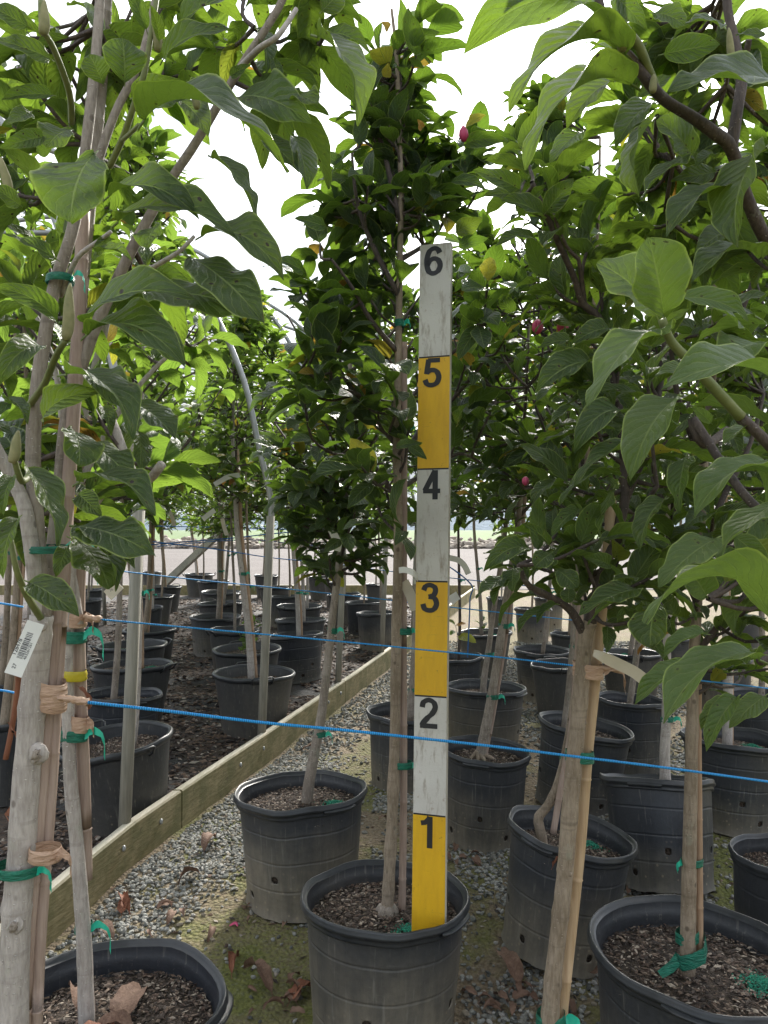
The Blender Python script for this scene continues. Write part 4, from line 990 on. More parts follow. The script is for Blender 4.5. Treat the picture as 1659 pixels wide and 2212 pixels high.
for a in [
 (1, (595, 560), (1240, 750), 190, 1.13, 1.02, Q), (1, (690, 280), (1045, 150), 125, 1.12, 1.1, Q), (1, (745, 120), (1180, -30), 130, 1.1, 1.15, Z),
 (1, (1000, 425), (1345, 535), 120, 1.3, 1.2, Z), (1, (1345, 150), (1547, 545), 165, 1.25, 1.15, Z), (1, (1265, 570), (1325, 820), 115, 1.3, 1.25, Z),
 (1, (1125, 590), (1290, 745), 100, 1.3, 1.25, Z), (1, (900, 670), (1102, 950), 105, 1.2, 1.15, Z), (1, (445, 870), (862, 950), 85, 1.1, 1.05, Q),
 (1, (480, 985), (1015, 1018), 120, 1.12, 1.05, Q), (1, (845, 1035), (1225, 1212), 105, 1.15, 1.08, Q), (1, (795, 1095), (1138, 1395), 150, 1.14, 1.05, Z),
 (1, (425, 650), (305, 962), 250, 1.05, .98, O), (1, (540, 375), (528, 165), 195, 1.1, 1.08, O), (1, (450, 375), (385, 235), 130, 1.12, 1.1, O),
 (1, (235, 265), (-50, 170), 110, 1.1, 1.05, Q), (1, (245, 415), (5, 432), 90, 1.12, 1.08, Z), (1, (200, 590), (-5, 642), 115, 1.1, 1.05, Z),
 (1, (140, 125), (-80, 10), 110, 1.08, 1.05, Z), (1, (640, 150), (545, -70), 105, 1.12, 1.1, Z), (1, (690, 190), (650, 20), 60, 1.14, 1.1, Z),
 (1, (100, 895), (-50, 795), 90, 1.1, 1.05, Z), (1, (650, 445), (800, 430), 90, 1.2, 1.15, Z), (1, (560, 430), (790, 350), 140, 1.25, 1.2, Z),
 (1, (850, 330), (890, 440), 120, 1.3, 1.28, O), (1, (1180, 250), (1210, 400), 80, 1.3, 1.3, Z), (1, (990, 330), (1085, 280), 60, 1.28, 1.25, Z),
 (1, (1260, 430), (1370, 450), 80, 1.25, 1.2, O), (1, (1400, 150), (1600, 230), 90, 1.35, 1.3, Z), (1, (1380, 60), (1500, -60), 110, 1.3, 1.3, Z),
 (1, (1100, 120), (1150, 320), 110, 1.35, 1.3, Z), (1, (740, 420), (900, 590), 60, 1.3, 1.25, Z), (1, (320, 560), (200, 640), 100, 1.15, 1.1, O),
 (1, (140, 480), (20, 540), 90, 1.2, 1.15, Z), (1, (230, 640), (160, 660), 60, 1.15, 1.15, O), (1, (480, 1010), (400, 1130), 70, 1.2, 1.2, Z),
 (1, (260, 1130), (20, 1010), 90, 1.2, 1.15, Z), (1, (410, 1100), (570, 1125), 55, 1.2, 1.15, Z), (1, (690, 970), (640, 1070), 90, 1.2, 1.15, O),
 (3, (262, 220), (-30, 55), 95, 1.06, 1.0, Q), (3, (355, 240), (842, 98), 115, 1.06, .98, Q), (3, (350, 275), (800, 392), 115, 1.06, .98, Q),
 (3, (585, 70), (1085, 150), 90, 1.18, 1.1, Z), (3, (200, 310), (-15, 480), 115, 1.1, 1.02, Q), (3, (250, 430), (575, 705), 110, 1.1, 1.0, Q),
 (3, (340, 400), (562, 590), 110, 1.15, 1.08, Z), (3, (185, 640), (440, 500), 110, 1.15, 1.1, Q), (3, (300, 645), (340, 822), 150, 1.1, 1.04, O),
 (3, (95, 815), (245, 1165), 175, 1.06, .97, Z), (3, (315, 905), (672, 1035), 95, 1.15, 1.05, Q), (3, (300, 1075), (665, 1205), 130, 1.12, 1.02, Z),
 (3, (310, 1085), (583, 1262), 90, 1.1, 1.04, Z), (5, (105, 250), (342, 408), 150, 1.08, 1.02, Z), (3, (65, 860), (15, 1035), 100, 1.1, 1.04, Z),
 (3, (95, 1030), (15, 1310), 120, 1.12, 1.05, Z), (3, (595, 655), (600, 852), 85, 1.25, 1.2, Z), (3, (340, 700), (575, 895), 100, 1.25, 1.15, Z),
 (3, (555, 540), (758, 705), 110, 1.3, 1.2, Z), (5, (370, 40), (500, 300), 85, 1.15, 1.1, Z), (5, (290, 60), (470, 290), 130, 1.15, 1.1, O),
 (3, (330, 935), (440, 1040), 110, 1.2, 1.15, Z), (3, (570, 180), (800, 380), 90, 1.3, 1.25, Z), (3, (20, 530), (120, 640), 80, 1.2, 1.15, Z),
 (3, (440, 560), (480, 690), 90, 1.25, 1.2, Z), (3, (300, 1150), (240, 1300), 90, 1.15, 1.1, Z),
]: A.hleaf(*a)
for b in [(60, 180, 1.7, 120), (250, 60, 1.7, 110), (130, 330, 1.7, 110), (330, 190, 1.75, 70), (250, 330, 1.7, 60), (30, 540, 1.6, 100), (500, 110, 1.7, 80), (420, 10, 1.7, 80), (200, 480, 1.7, 80), (40, 60, 1.35, 110), (180, 60, 1.4, 120), (400, 70, 1.45, 110), (520, 40, 1.45, 100), (600, 170, 1.4, 80), (650, 60, 1.5, 70), (60, 250, 1.45, 130), (240, 170, 1.45, 100),
          (40, 400, 1.4, 120), (130, 480, 1.45, 100), (90, 620, 1.5, 120), (30, 720, 1.4, 110), (130, 820, 1.5, 110), (20, 950, 1.4, 90), (180, 960, 1.45, 90), (60, 1120, 1.4, 80), (200, 1120, 1.5, 70), (690, -20, 1.4, 60), (350, 560, 1.5, 60)]:
    A.blob(b[0], b[1], b[2], b[3], cov=2.6, nl=5)
tie(A, P(40, 1876, DA), .037, .034, .016, rot=.1, tlen=.03)
tie(A, P(100, 1186, DA + .0), .034, .030, .012, tlen=.07)
tie(A, P(130, 605, DA + .0), .022, .022, .013, tlen=.03)
mb = MB(); mb.tube([P(92, 1500, DA + .0), P(118, 1495, DA - .03), P(127, 1508, DA - .03)], [.004] * 3, 6)
tie(A, P(113, 1500, DA + .01), .022, .026, .046, 'tape_peach', False)
tie(A, P(98, 1843, DA - .01), .024, .028, .022, 'tape_peach', True, tmat='tape_peach', tlen=.03)
A.finish(300)
cane([P(48, 2330, DA + .02), P(60, 2050, DA + .02), P(90, 1700, DA + .02), P(115, 1400, DA + .03), P(135, 1200, DA + .04), P(155, 950, DA + .06), P(170, 700, DA + .08), P(180, 450, DA + .1)], .0115, 'weathered pinkish cane tied along the thick pale trunk', 'stake_pink')
cane([P(75, 2330, DA + .03), P(85, 2050, DA + .03), P(110, 1700, DA + .03), P(128, 1400, DA + .04), P(142, 1200, DA + .05), P(150, 1000, DA + .08)], .010, 'second pinkish cane, right of the first on the thick pale trunk', 'stake_pink')
cane([P(140, 1110, DA + .16), P(152, 900, DA + .16), P(176, 640, DA + .16), P(200, 380, DA + .17), P(220, 160, DA + .18), P(232, -60, DA + .18)], .011, 'tall weathered pole rising through the left foreground leaves', 'bark_grey')

# ------------------------------------------------------------------ B: slim twin stems standing in the lower left pot
DB = POTINFO['bl']['d'] - .03
bb = P(188, 2215, DB); bb.z = POTINFO['bl']['zs'] + .01
B = Tree('magnolia_tree', bb, 'slim smooth grey tree growing in the lower left pot, tied with green and yellow tape', leafmat='leaf_mid', bark='bark_pale', leaflen=.15, seed=5)
B.limb([bb, P(184, 2100, DB), P(178, 1980, DB), P(168, 1850, DB), P(152, 1680, DB), P(148, 1560, DB), P(145, 1420, DB), P(150, 1280, DB), P(158, 1150, DB), P(170, 950, DB), P(215, 760, DB + .03), P(250, 600, DB + .05)], .0175, .008, 'trunk', 12, knots=4)
B.limb([P(172, 1350, DB), P(150, 1180, DB + .03), P(140, 1000, DB + .05), P(120, 800, DB + .06), P(60, 640, DB + .1)], .010, .005)
B.limb([P(165, 1060, DB), P(250, 900, DB + .05), P(330, 800, DB + .1), P(400, 740, DB + .1)], .008, .004)
B.limb([P(160, 1150, DB), P(230, 1060, DB - .05), P(290, 960, DB)], .007, .004)
for b in [(330, 950, 1.85, 90), (240, 900, 1.9, 100), (420, 780, 1.9, 70), (300, 740, 1.9, 90), (180, 740, 1.9, 90), (100, 560, 1.9, 90), (250, 560, 1.95, 90), (160, 1080, 1.85, 90), (270, 1080, 1.85, 60), (40, 620, 2.0, 80), (400, 640, 1.95, 60), (60, 880, 1.9, 90), (350, 1010, 1.8, 40)]:
    B.blob(b[0], b[1], b[2], b[3], cov=2.6, nl=5)
for y, mt, tl, h in ((1457, 'tie_y', False, .022), (1587, 'tie', True, .024), (1373, 'tie', True, .026), (2003, 'tie', True, .020)):
    q = P({1457: 156, 1587: 158, 1373: 155, 2003: 181}[y], y, DB + .012); tie(B, q, .031 if y < 1900 else .0185, .026 if y < 1900 else .0185, h, mt, tl, tlen=.055)
tie(B, P(172, 1563, DB + .01), .02, .022, .034, 'tape_peach', True, tmat='tape_peach', tlen=.02)
tie(B, P(165, 1337, DB + .01), .022, .022, .03, 'tape_peach', True, tmat='tape_peach', tlen=.025)
B.finish(300)
cane([P(186, 1900, DB + .03), P(182, 1700, DB + .03), P(174, 1500, DB + .03), P(170, 1300, DB + .03), P(178, 1100, DB + .03), P(190, 900, DB + .04)], .0135, 'split grey brown cane bound to the slim stem in the lower left pot', 'stake_pink')

# ------------------------------------------------------------------ C: central tree in the nearest pot
DC = POTINFO['p1']['d']
cb = P(836, 1972, DC); cb.z = POTINFO['p1']['zs'] + .012
Ct = Tree('magnolia_tree', cb, 'narrow dark leaved tree standing in the pot with the measuring board', leafmat='leaf_small', bark='bark_brown', leafkind='small', leaflen=.138, seed=8)
tr = [cb, P(840, 1900, DC), P(850, 1700, DC), P(856, 1400, DC), P(860, 1150, DC), P(857, 950, DC), P(860, 780, DC), P(863, 600, DC), P(866, 430, DC), P(862, 260, DC), P(856, 120, DC), P(846, 20, DC)]
Ct.limb(tr, .0175, .004, 'trunk', 14, knots=9)
mb = MB()
for a in range(6): mb.ell(cb + Vector((.015 * math.cos(a), .015 * math.sin(a), -.002)), .018, .018, .03, 8, 6)
part('root_flare', mb, M['bark_grey'], Ct.root)
for pts in [[(856, 960), (774, 859), (732, 797), (690, 727), (665, 650)], [(858, 900), (790, 860), (704, 828), (651, 797)], [(858, 760), (800, 690), (760, 620), (716, 560)], [(862, 640), (800, 520), (770, 430), (760, 330)],
            [(864, 520), (900, 450), (960, 390), (994, 300), (1012, 270)], [(860, 880), (903, 842), (980, 760), (1050, 700)], [(858, 1000), (930, 900), (980, 860), (1050, 770), (1060, 700)], [(866, 430), (880, 300), (900, 200), (905, 120), (910, 20)],
            [(864, 480), (830, 330), (800, 230), (830, 120)], [(858, 1060), (920, 1020), (990, 980), (1040, 1000)], [(858, 1080), (800, 1000), (720, 980)], [(866, 560), (930, 520), (965, 470)]]:
    dd = Ct.r.uniform(-.15, .12) if max(q[0] for q in pts) < 890 else Ct.r.uniform(.14, .2)
    Ct.limb([P(x, y, DC + (dd * i / len(pts) if dd < .14 else (.2 if x > 872 else 0))) for i, (x, y) in enumerate(pts)], .0085, .0035, 'branch', 7, 'bark_dark', 4)
for b in [(830, 150, 45), (870, 200, 55), (810, 250, 50), (950, 260, 50), (860, 320, 70), (910, 420, 60), (820, 430, 60), (740, 420, 50), (990, 350, 40), (970, 480, 50), (850, 90, 55), (905, 60, 40), (905, 140, 50), (840, 180, 60), (900, 240, 70), (830, 290, 75), (930, 330, 60), (790, 370, 75), (880, 400, 70), (960, 420, 60), (760, 470, 70), (850, 490, 80), (930, 500, 60), (700, 590, 70), (790, 590, 90), (870, 600, 60), (700, 670, 80),
          (800, 690, 80), (880, 700, 50), (680, 770, 80), (790, 800, 80), (700, 860, 80), (800, 900, 80), (870, 960, 50), (1010, 300, 40), (1000, 400, 35), (1020, 640, 60), (1050, 740, 60), (1010, 830, 60), (1050, 900, 60), (1000, 950, 60), (1020, 1050, 70), (990, 1130, 50), (820, 1010, 70), (840, 1110, 60), (920, 930, 40)]:
    Ct.blob(b[0], b[1], DC + Ct.r.uniform(-.06, .10), b[2], cov=5.2, nl=6, dr=.20 if b[2] > 50 else None)
for a in [(2, (-100, 640), (-240, 780), 60, 2.0, 1.95, Z), (1, (1495, 720), (1368, 660), 75, 2.0, 1.95, Z), (1, (1505, 770), (1370, 780), 60, 2.0, 1.95, Z), (1, (1420, 985), (1272, 942), 65, 2.0, 1.95, Z),
          (2, (340, 630), (535, 608), 80, 2.05, 2.0, Q), (2, (285, 790), (440, 820), 60, 2.05, 2.0, Q), (2, (310, 1070), (450, 1030), 60, 2.0, 1.95, Z), (2, (110, 180), (240, 140), 80, 2.0, 1.95, Q), (1, (1320, 1180), (1165, 1110), 75, 2.0, 1.95, Q),
          (4, (320, 640), (365, 550), 60, 2.0, 1.9, Z), (4, (100, 730), (185, 790), 50, 1.92, 1.88, Z), (4, (50, 740), (160, 720), 50, 1.9, 1.86, Q)]:
    Ct.hleaf(*a, tone=.0)
Ct.hleaf(2, (300, 1010), (425, 940), 90, 2.0, 1.95, Z, tone=.28)
Ct.hleaf(2, (20, 130), (-10, 95), 50, 2.0, 1.95, Z, tone=.8); Ct.hleaf(2, (10, 340), (20, 270), 50, 2.0, 1.95, Z, tone=.7); Ct.hleaf(2, (165, 560), (145, 515), 36, 2.0, 1.95, Z, tone=.9); Ct.hleaf(2, (345, 560), (440, 497), 26, 2.0, 1.95, Z, tone=.6)
mb = MB(); q = P(1002, 305, 2.0); t_ = P(1001, 272, 2.0); mb.tube([q, q.lerp(t_, .35), q.lerp(t_, .7), t_], [.006, .013, .011, .003], 8); part('flower_bud', mb, M['petal'], Ct.root)
tie(Ct, P(868, 1652, DC + .012), .030, .026, .019, tlen=.03); tie(Ct, P(869, 1362, DC + .012), .027, .024, .018, tlen=.012); tie(Ct, P(872, 925, DC + .01), .021, .02, .02, tlen=.012); tie(Ct, P(862, 700, DC), .014, .014, .02, tlen=.02)
Ct.finish(300)
cane([P(868, 1985, DC + .02), P(872, 1700, DC + .02), P(871, 1400, DC + .02), P(872, 1150, DC + .025), P(872, 900, DC + .02), P(872, 740, DC + .02)], .0105, 'pinkish cane tied along the central trunk beside the board', 'stake_pink')

# ------------------------------------------------------------------ D: leaning trunk with the orange cane
DD = 1.60
db = P(1160, 2380, DD); db.z = gz(DD) + .2
D = Tree('magnolia_tree', ground_pt(1165, 2400, DD), 'leaning smooth trunk with an orange cane, right of the board', leafmat='leaf_big', bark='bark_brown', leaflen=.135, seed=9)
D.limb([P(1140, 2500, DD), P(1180, 2260, DD), P(1196, 2100, DD), P(1216, 1930, DD), P(1224, 1840, DD), P(1240, 1650, DD), P(1254, 1500, DD), P(1264, 1380, DD), P(1275, 1345, DD)], .0182, .0155, 'trunk', 16, sm=7, knots=6)
D.limb([P(1262, 1370, DD), P(1231, 1317, DD - .02), P(1180, 1285, DD - .04), P(1141, 1263, DD - .06), P(1120, 1220, DD - .08)], .010, .005, 'branch', 8, 'bark_dark')
D.limb([P(1275, 1345, DD), P(1288, 1290, DD), P(1306, 1230, DD + .02), P(1330, 1150, DD + .03), P(1350, 1080, DD + .03), P(1345, 950, DD + .04), P(1330, 840, DD + .05), P(1300, 700, DD + .05), P(1259, 655, DD + .03), P(1240, 600, DD), P(1200, 510, DD - .05), P(1174, 450, DD - .08), P(1149, 395, DD - .1)], .013, .005, 'branch', 9, 'bark_dark')
D.limb([P(1350, 1080, DD + .03), P(1400, 950, DD + .05), P(1430, 800, DD + .1), P(1440, 650, DD + .12), P(1450, 480, DD + .12)], .010, .005, 'branch', 8, 'bark_dark')
D.limb([P(1262, 655, DD + .03), P(1256, 600, DD), P(1250, 560, DD - .02)], .006, .004, 'branch', 7, 'bark_dark')
D.limb([P(1320, 1190, DD + .03), P(1370, 1120, DD - .04), P(1420, 1050, DD - .1)], .008, .004, 'branch', 8, 'bark_dark')
for b in [(1140, 390, 50), (1190, 450, 55), (1240, 520, 70), (1300, 590, 70), (1210, 600, 60), (1280, 680, 70), (1350, 740, 80), (1330, 830, 90), (1250, 830, 60), (1380, 900, 90), (1280, 930, 90), (1220, 960, 60), (1330, 1020, 90), (1240, 1060, 80), (1390, 1080, 90),
          (1300, 1140, 80), (1180, 1170, 50), (1150, 1230, 55), (1230, 1240, 60), (1320, 1260, 70), (1400, 1200, 70), (1360, 1330, 50)]:
    D.blob(b[0], b[1], DD + D.r.uniform(-.08, .12), b[2], cov=3.0, nl=6, dr=.17)
for a in [(2, (660, 1040), (480, 1064), 65, 1.5, 1.45, Q), (2, (600, 830), (385, 735), 110, 1.5, 1.45, Q), (2, (640, 850), (700, 800), 50, 1.5, 1.45, Z), (2, (590, 840), (430, 845), 75, 1.52, 1.48, Z), (2, (690, 930), (820, 770), 110, 1.5, 1.45, Z),
          (2, (700, 960), (500, 870), 60, 1.5, 1.42, Z), (2, (860, 560), (715, 705), 100, 1.55, 1.5, Z), (4, (910, 370), (658, 500), 115, 1.45, 1.35, Z), (4, (990, 225), (808, 295), 85, 1.45, 1.4, Z), (4, (830, 290), (672, 312), 45, 1.45, 1.4, Z),
          (4, (1055, 600), (822, 765), 110, 1.4, 1.32, Q), (4, (1060, 640), (800, 720), 80, 1.42, 1.35, Z), (4, (850, 560), (697, 665), 75, 1.5, 1.45, Z), (4, (1040, 870), (757, 990), 80, 1.4, 1.35, Q), (4, (1140, 780), (822, 905), 100, 1.38, 1.3, Q),
          (4, (850, 1005), (720, 1130), 90, 1.4, 1.35, Z), (4, (1000, 900), (930, 1155), 80, 1.45, 1.4, Z), (4, (640, 1180), (497, 1162), 60, 1.4, 1.35, Z), (4, (730, 1190), (650, 1255), 90, 1.35, 1.32, O), (4, (720, 1170), (600, 1070), 60, 1.4, 1.38, Z),
          (4, (630, 1185), (430, 1275), 90, 1.38, 1.32, Q), (6, (545, 230), (395, 325), 90, 1.38, 1.32, Z), (6, (550, 240), (475, 365), 60, 1.38, 1.32, Z), (6, (560, 190), (555, 300), 110, 1.38, 1.34, Z), (6, (740, 200), (835, 285), 90, 1.36, 1.32, O),
          (6, (1120, 285), (842, 402), 115, 1.36, 1.28, Z), (6, (1190, 325), (1152, 545), 150, 1.3, 1.25, O), (6, (1060, 330), (880, 445), 60, 1.42, 1.36, Z), (6, (760, 355), (660, 440), 50, 1.45, 1.4, Z), (6, (720, 380), (580, 480), 45, 1.45, 1.4, Z), (6, (800, 270), (800, 350), 70, 1.4, 1.38, O),
          (6, (980, 190), (860, 150), 80, 1.4, 1.35, Z), (6, (1100, 240), (980, 260), 55, 1.4, 1.35, Z), (4, (1230, 955), (1105, 1190), 120, 1.3, 1.22, Z), (4, (1310, 760), (1275, 1025), 140, 1.35, 1.28, Z), (4, (930, 560), (830, 690), 60, 1.45, 1.4, Z)]:
    D.hleaf(*a)
D.hleaf(2, (450, 1225), (455, 1110), 78, 1.9, 1.88, O, tone=.62); D.hleaf(6, (550, 215), (480, 200), 26, 1.4, 1.38, Z, tone=.35)
for x, y, r_ in ((1161, 702, .013), (1215, 700, .013), (1192, 722, .008), (1135, 1030, .008)):
    q = P(x, y + 18, 1.75); mb = MB()
    for k in range(5):
        a = k * 1.257; o = Vector((math.cos(a), math.sin(a), 0)) * r_ * .3
        mb.tube([q + o * .4, q + o * 1.6 + Vector((0, 0, r_ * .9)), q + o * 1.5 + Vector((0, 0, r_ * 1.7)), q + o * .7 + Vector((0, 0, r_ * 2.4))], [r_ * .3, r_ * .62, r_ * .55, r_ * .12], 7)
    part('flower', mb, M['petal'], D.root)
tie(D, P(1252, 1633, DD + .012), .030, .026, .024, tail=False); tie(D, P(1190, 2200, DD + .012), .030, .028, .026, tlen=.035); tie(D, P(1270, 1447, DD + .012), .032, .03, .03, 'tape_peach', True, tmat='tape_peach', tlen=.05)
D.finish(300)
cane([P(1185, 2450, DD + .03), P(1222, 2120, DD + .03), P(1252, 1840, DD + .03), P(1268, 1640, DD + .03), P(1284, 1480, DD + .03), P(1296, 1350, DD + .03), P(1312, 1200, DD + .03), P(1320, 1080, DD + .04)], .0115, 'orange brown bamboo cane bound to the leaning trunk', 'stake_orange')

# ------------------------------------------------------------------ E: tree in the large corner pot
DE = POTINFO['p4']['d'] - .02
eb = P(1484, 2052, DE); eb.z = POTINFO['p4']['zs'] + .01
E = Tree('magnolia_tree', eb, 'straight speckled trunk rising from the large corner pot', leafmat='leaf_big', bark='bark_pale', leaflen=.14, seed=12)
E.limb([eb, P(1487, 1950, DE), P(1490, 1800, DE), P(1493, 1680, DE), P(1495, 1560, DE), P(1500, 1400, DE), P(1512, 1200, DE + .02), P(1520, 1000, DE + .03), P(1540, 800, DE + .03), P(1545, 600, DE + .05), P(1535, 420, DE + .05)], .0185, .007, 'trunk', 13, knots=6, bark='bark_brown')
for pts in [[(1512, 1200), (1560, 1080), (1620, 960), (1650, 850)], [(1505, 1300), (1450, 1180), (1420, 1050)], [(1520, 1000), (1470, 880), (1450, 760), (1440, 650)], [(1500, 1420), (1570, 1330), (1640, 1280)], [(1540, 800), (1600, 680), (1640, 560)]]:
    dd = E.r.uniform(-.12, .12); E.limb([P(x, y, DE + dd * i / 3) for i, (x, y) in enumerate(pts)], .009, .004, 'branch', 8, 'bark_dark', 4)
for b in [(1500, 620, 100), (1600, 560, 100), (1590, 700, 110), (1480, 800, 100), (1580, 850, 110), (1640, 760, 80), (1500, 940, 100), (1610, 980, 100), (1450, 1050, 90), (1540, 1100, 100), (1640, 1120, 80), (1460, 1190, 80), (1570, 1230, 100), (1500, 1300, 80), (1620, 1330, 80), (1560, 1400, 60), (1640, 1450, 60), (1440, 1330, 60)]:
    E.blob(b[0], b[1], DE + E.r.uniform(-.12, .12), b[2], cov=2.7, nl=6, dr=.2)
tie(E, P(1494, 1862, DE + .01), .0265, .022, .018, tlen=.02, side=-1); tie(E, P(1484, 2022, DE + .01), .027, .024, .026, tail=False)
mb = MB(); vs = []
for i, (x, y, d_) in enumerate([(1462, 2080, 1.84), (1448, 2095, 1.83), (1432, 2104, 1.82), (1424, 2107, 1.81)]):
    q = P(x, y, d_); vs += [q + Vector((-.004, 0, .022 - .004 * i)), q + Vector((.006, -.004, -.004))]
mb.add(vs, [(2 * i, 2 * i + 1, 2 * i + 3, 2 * i + 2) for i in range(3)])
vs = []
for i, (x, y, d_) in enumerate([(1515, 2010, 1.9), (1524, 2035, 1.86), (1520, 2062, 1.84), (1495, 2075, 1.83), (1470, 2080, 1.84), (1458, 2070, 1.86)]):
    q = P(x, y, d_); vs += [q + Vector((0, 0, .016)), q + Vector((.003, -.004, -.018))]
mb.add(vs, [(2 * i, 2 * i + 1, 2 * i + 3, 2 * i + 2) for i in range(5)]); part('tie_end', mb, M['tie'], E.root)
E.finish(300)
cane([P(1512, 2060, DE + .01), P(1511, 1900, DE + .01), P(1509, 1700, DE + .01), P(1508, 1560, DE + .012), P(1510, 1400, DE + .02)], .008, 'thin pale cane beside the trunk in the large corner pot', 'stake')

# ------------------------------------------------------------------ G: near branches reaching in from the right
DG = 1.05
gb = Vector((.93, 1.15, gz(1.15)))
G = Tree('magnolia_tree', gb, 'nearest right-hand magnolia, its large pale leaves reaching in from the edge', leafmat='leaf_near', bark='bark_grey', leaflen=.15, seed=14)
G.limb([gb, Vector((.92, 1.15, .5)), Vector((.90, 1.14, 1.0)), Vector((.88, 1.12, 1.5)), Vector((.84, 1.12, 2.0))], .03, .014, 'trunk', 14)
G.limb([Vector((.90, 1.14, .95)), P(1760, 1380, 1.0), P(1690, 1400, .92), P(1640, 1430, .9)], .010, .005, 'branch', 8, 'bark_dark')
G.limb([Vector((.89, 1.13, 1.2)), P(1800, 1120, 1.05), P(1700, 1000, .98), P(1600, 900, .95)], .011, .006, 'branch', 8, 'bark_dark')
G.twig_px([(1600, 900, .95), (1540, 835, .93), (1490, 780, .91), (1450, 737, .90), (1430, 690, .89)], .0075, .005, 'shoot')
G.limb([Vector((.88, 1.12, 1.3)), P(1760, 900, 1.05), P(1700, 800, 1.0)], .010, .006, 'branch', 8)
G.limb([P(1570, 930, 1.5), P(1520, 960, 1.4), P(1499, 907, 1.4), P(1600, 1060, 1.3), P(1700, 1150, 1.2)], .009, .007, 'branch', 8, 'bark_dark', node=False)
for a in [(2, (1210, 1385), (1140, 1025), 280, .90, .84, O), (2, (1190, 1390), (920, 1135), 185, .93, .90, O), (4, (1170, 215), (878, 562), 240, .90, .82, Z), (4, (1290, 510), (1066, 885), 190, .93, .85, Z),
          (4, (1760, 590), (1200, 488), 130, .86, .74, Q), (4, (1250, 220), (1150, 300), 70, .90, .86, O), (4, (1720, 850), (1338, 1046), 150, .95, .86, Q), (4, (1720, 960), (1442, 1205), 165, .98, .92, Z),
          (4, (1460, 1120), (1185, 1345), 170, 1.1, 1.02, Z), (6, (1690, 480), (1120, 432), 100, .84, .74, Q), (6, (1660, 610), (1208, 870), 190, .88, .78, Q), (6, (1350, 635), (1083, 790), 130, .95, .9, Z),
          (6, (1540, 745), (1392, 992), 130, .94, .9, Z), (6, (1410, 485), (1205, 590), 85, 1.0, .96, Z), (6, (1660, 740), (1490, 890), 110, .98, .95, Z), (4, (1240, 95), (1575, 195), 100, 1.0, .98, Q),
          (4, (1215, 200), (1320, 140), 50, .9, .88, Z), (4, (1330, 390), (1170, 430), 90, .95, .92, Z), (4, (1330, 400), (1400, 310), 55, .93, .9, Z), (4, (1560, 230), (1400, 130), 60, 1.05, 1.0, Z), (4, (1659, 300), (1480, 360), 90, 1.05, 1.0, O),
          (4, (1500, 1110), (1659, 1250), 120, 1.1, 1.1, Z), (6, (1400, 330), (1250, 120), 160, 1.15, 1.1, Z), (4, (1420, 640), (1330, 560), 60, 1.0, 1.0, Z), (4, (1640, 700), (1460, 735), 40, 1.0, .95, Q)]:
    G.hleaf(*a)
for a in [(6, (1530, 760), (1370, 900), 60, .95, .92, Z)]: G.hleaf(*a, tone=.1)
for b in [(1700, 760, 1.2, 70), (1690, 1180, 1.2, 80), (1720, 1000, 1.2, 80), (1640, 1250, 1.3, 60)]: G.blob(b[0], b[1], b[2], b[3], cov=1.2, nl=5)
G.finish(300)

# ------------------------------------------------------------------ H: dark branches at the upper right
hb = Vector((1.05, 1.75, gz(1.75)))
H = Tree('magnolia_tree', hb, 'magnolia whose dark forked limb crosses the upper right of the view', leafmat='leaf_big', bark='bark_dark', leaflen=.16, seed=15)
H.limb([hb, Vector((1.03, 1.7, .8)), P(1780, 900, 1.6), P(1740, 700, 1.5), P(1690, 570, 1.4)], .026, .013, 'trunk', 12, bark='bark_grey')
H.limb([P(1690, 570, 1.4), P(1655, 520, 1.35), P(1610, 420, 1.3), P(1579, 320, 1.25), P(1540, 285, 1.22), P(1499, 255, 1.2), P(1429, 210, 1.17), P(1369, 135, 1.14), P(1324, 85, 1.12), P(1299, 25, 1.12), P(1280, -80, 1.12)], .012, .006, 'branch', 10)
H.limb([P(1579, 320, 1.25), P(1592, 240, 1.25), P(1602, 170, 1.26), P(1590, 100, 1.27), P(1572, 20, 1.28), P(1568, -80, 1.28)], .010, .007, 'branch', 10)
H.limb([P(1600, 150, 1.26), P(1613, 110, 1.24), P(1618, 85, 1.23)], .006, .005, 'branch', 8)
H.limb([P(1419, 200, 1.17), P(1400, 150, 1.15), P(1380, 100, 1.12), P(1345, 50, 1.1), P(1338, -20, 1.1)], .008, .006, 'branch', 8, 'shoot')
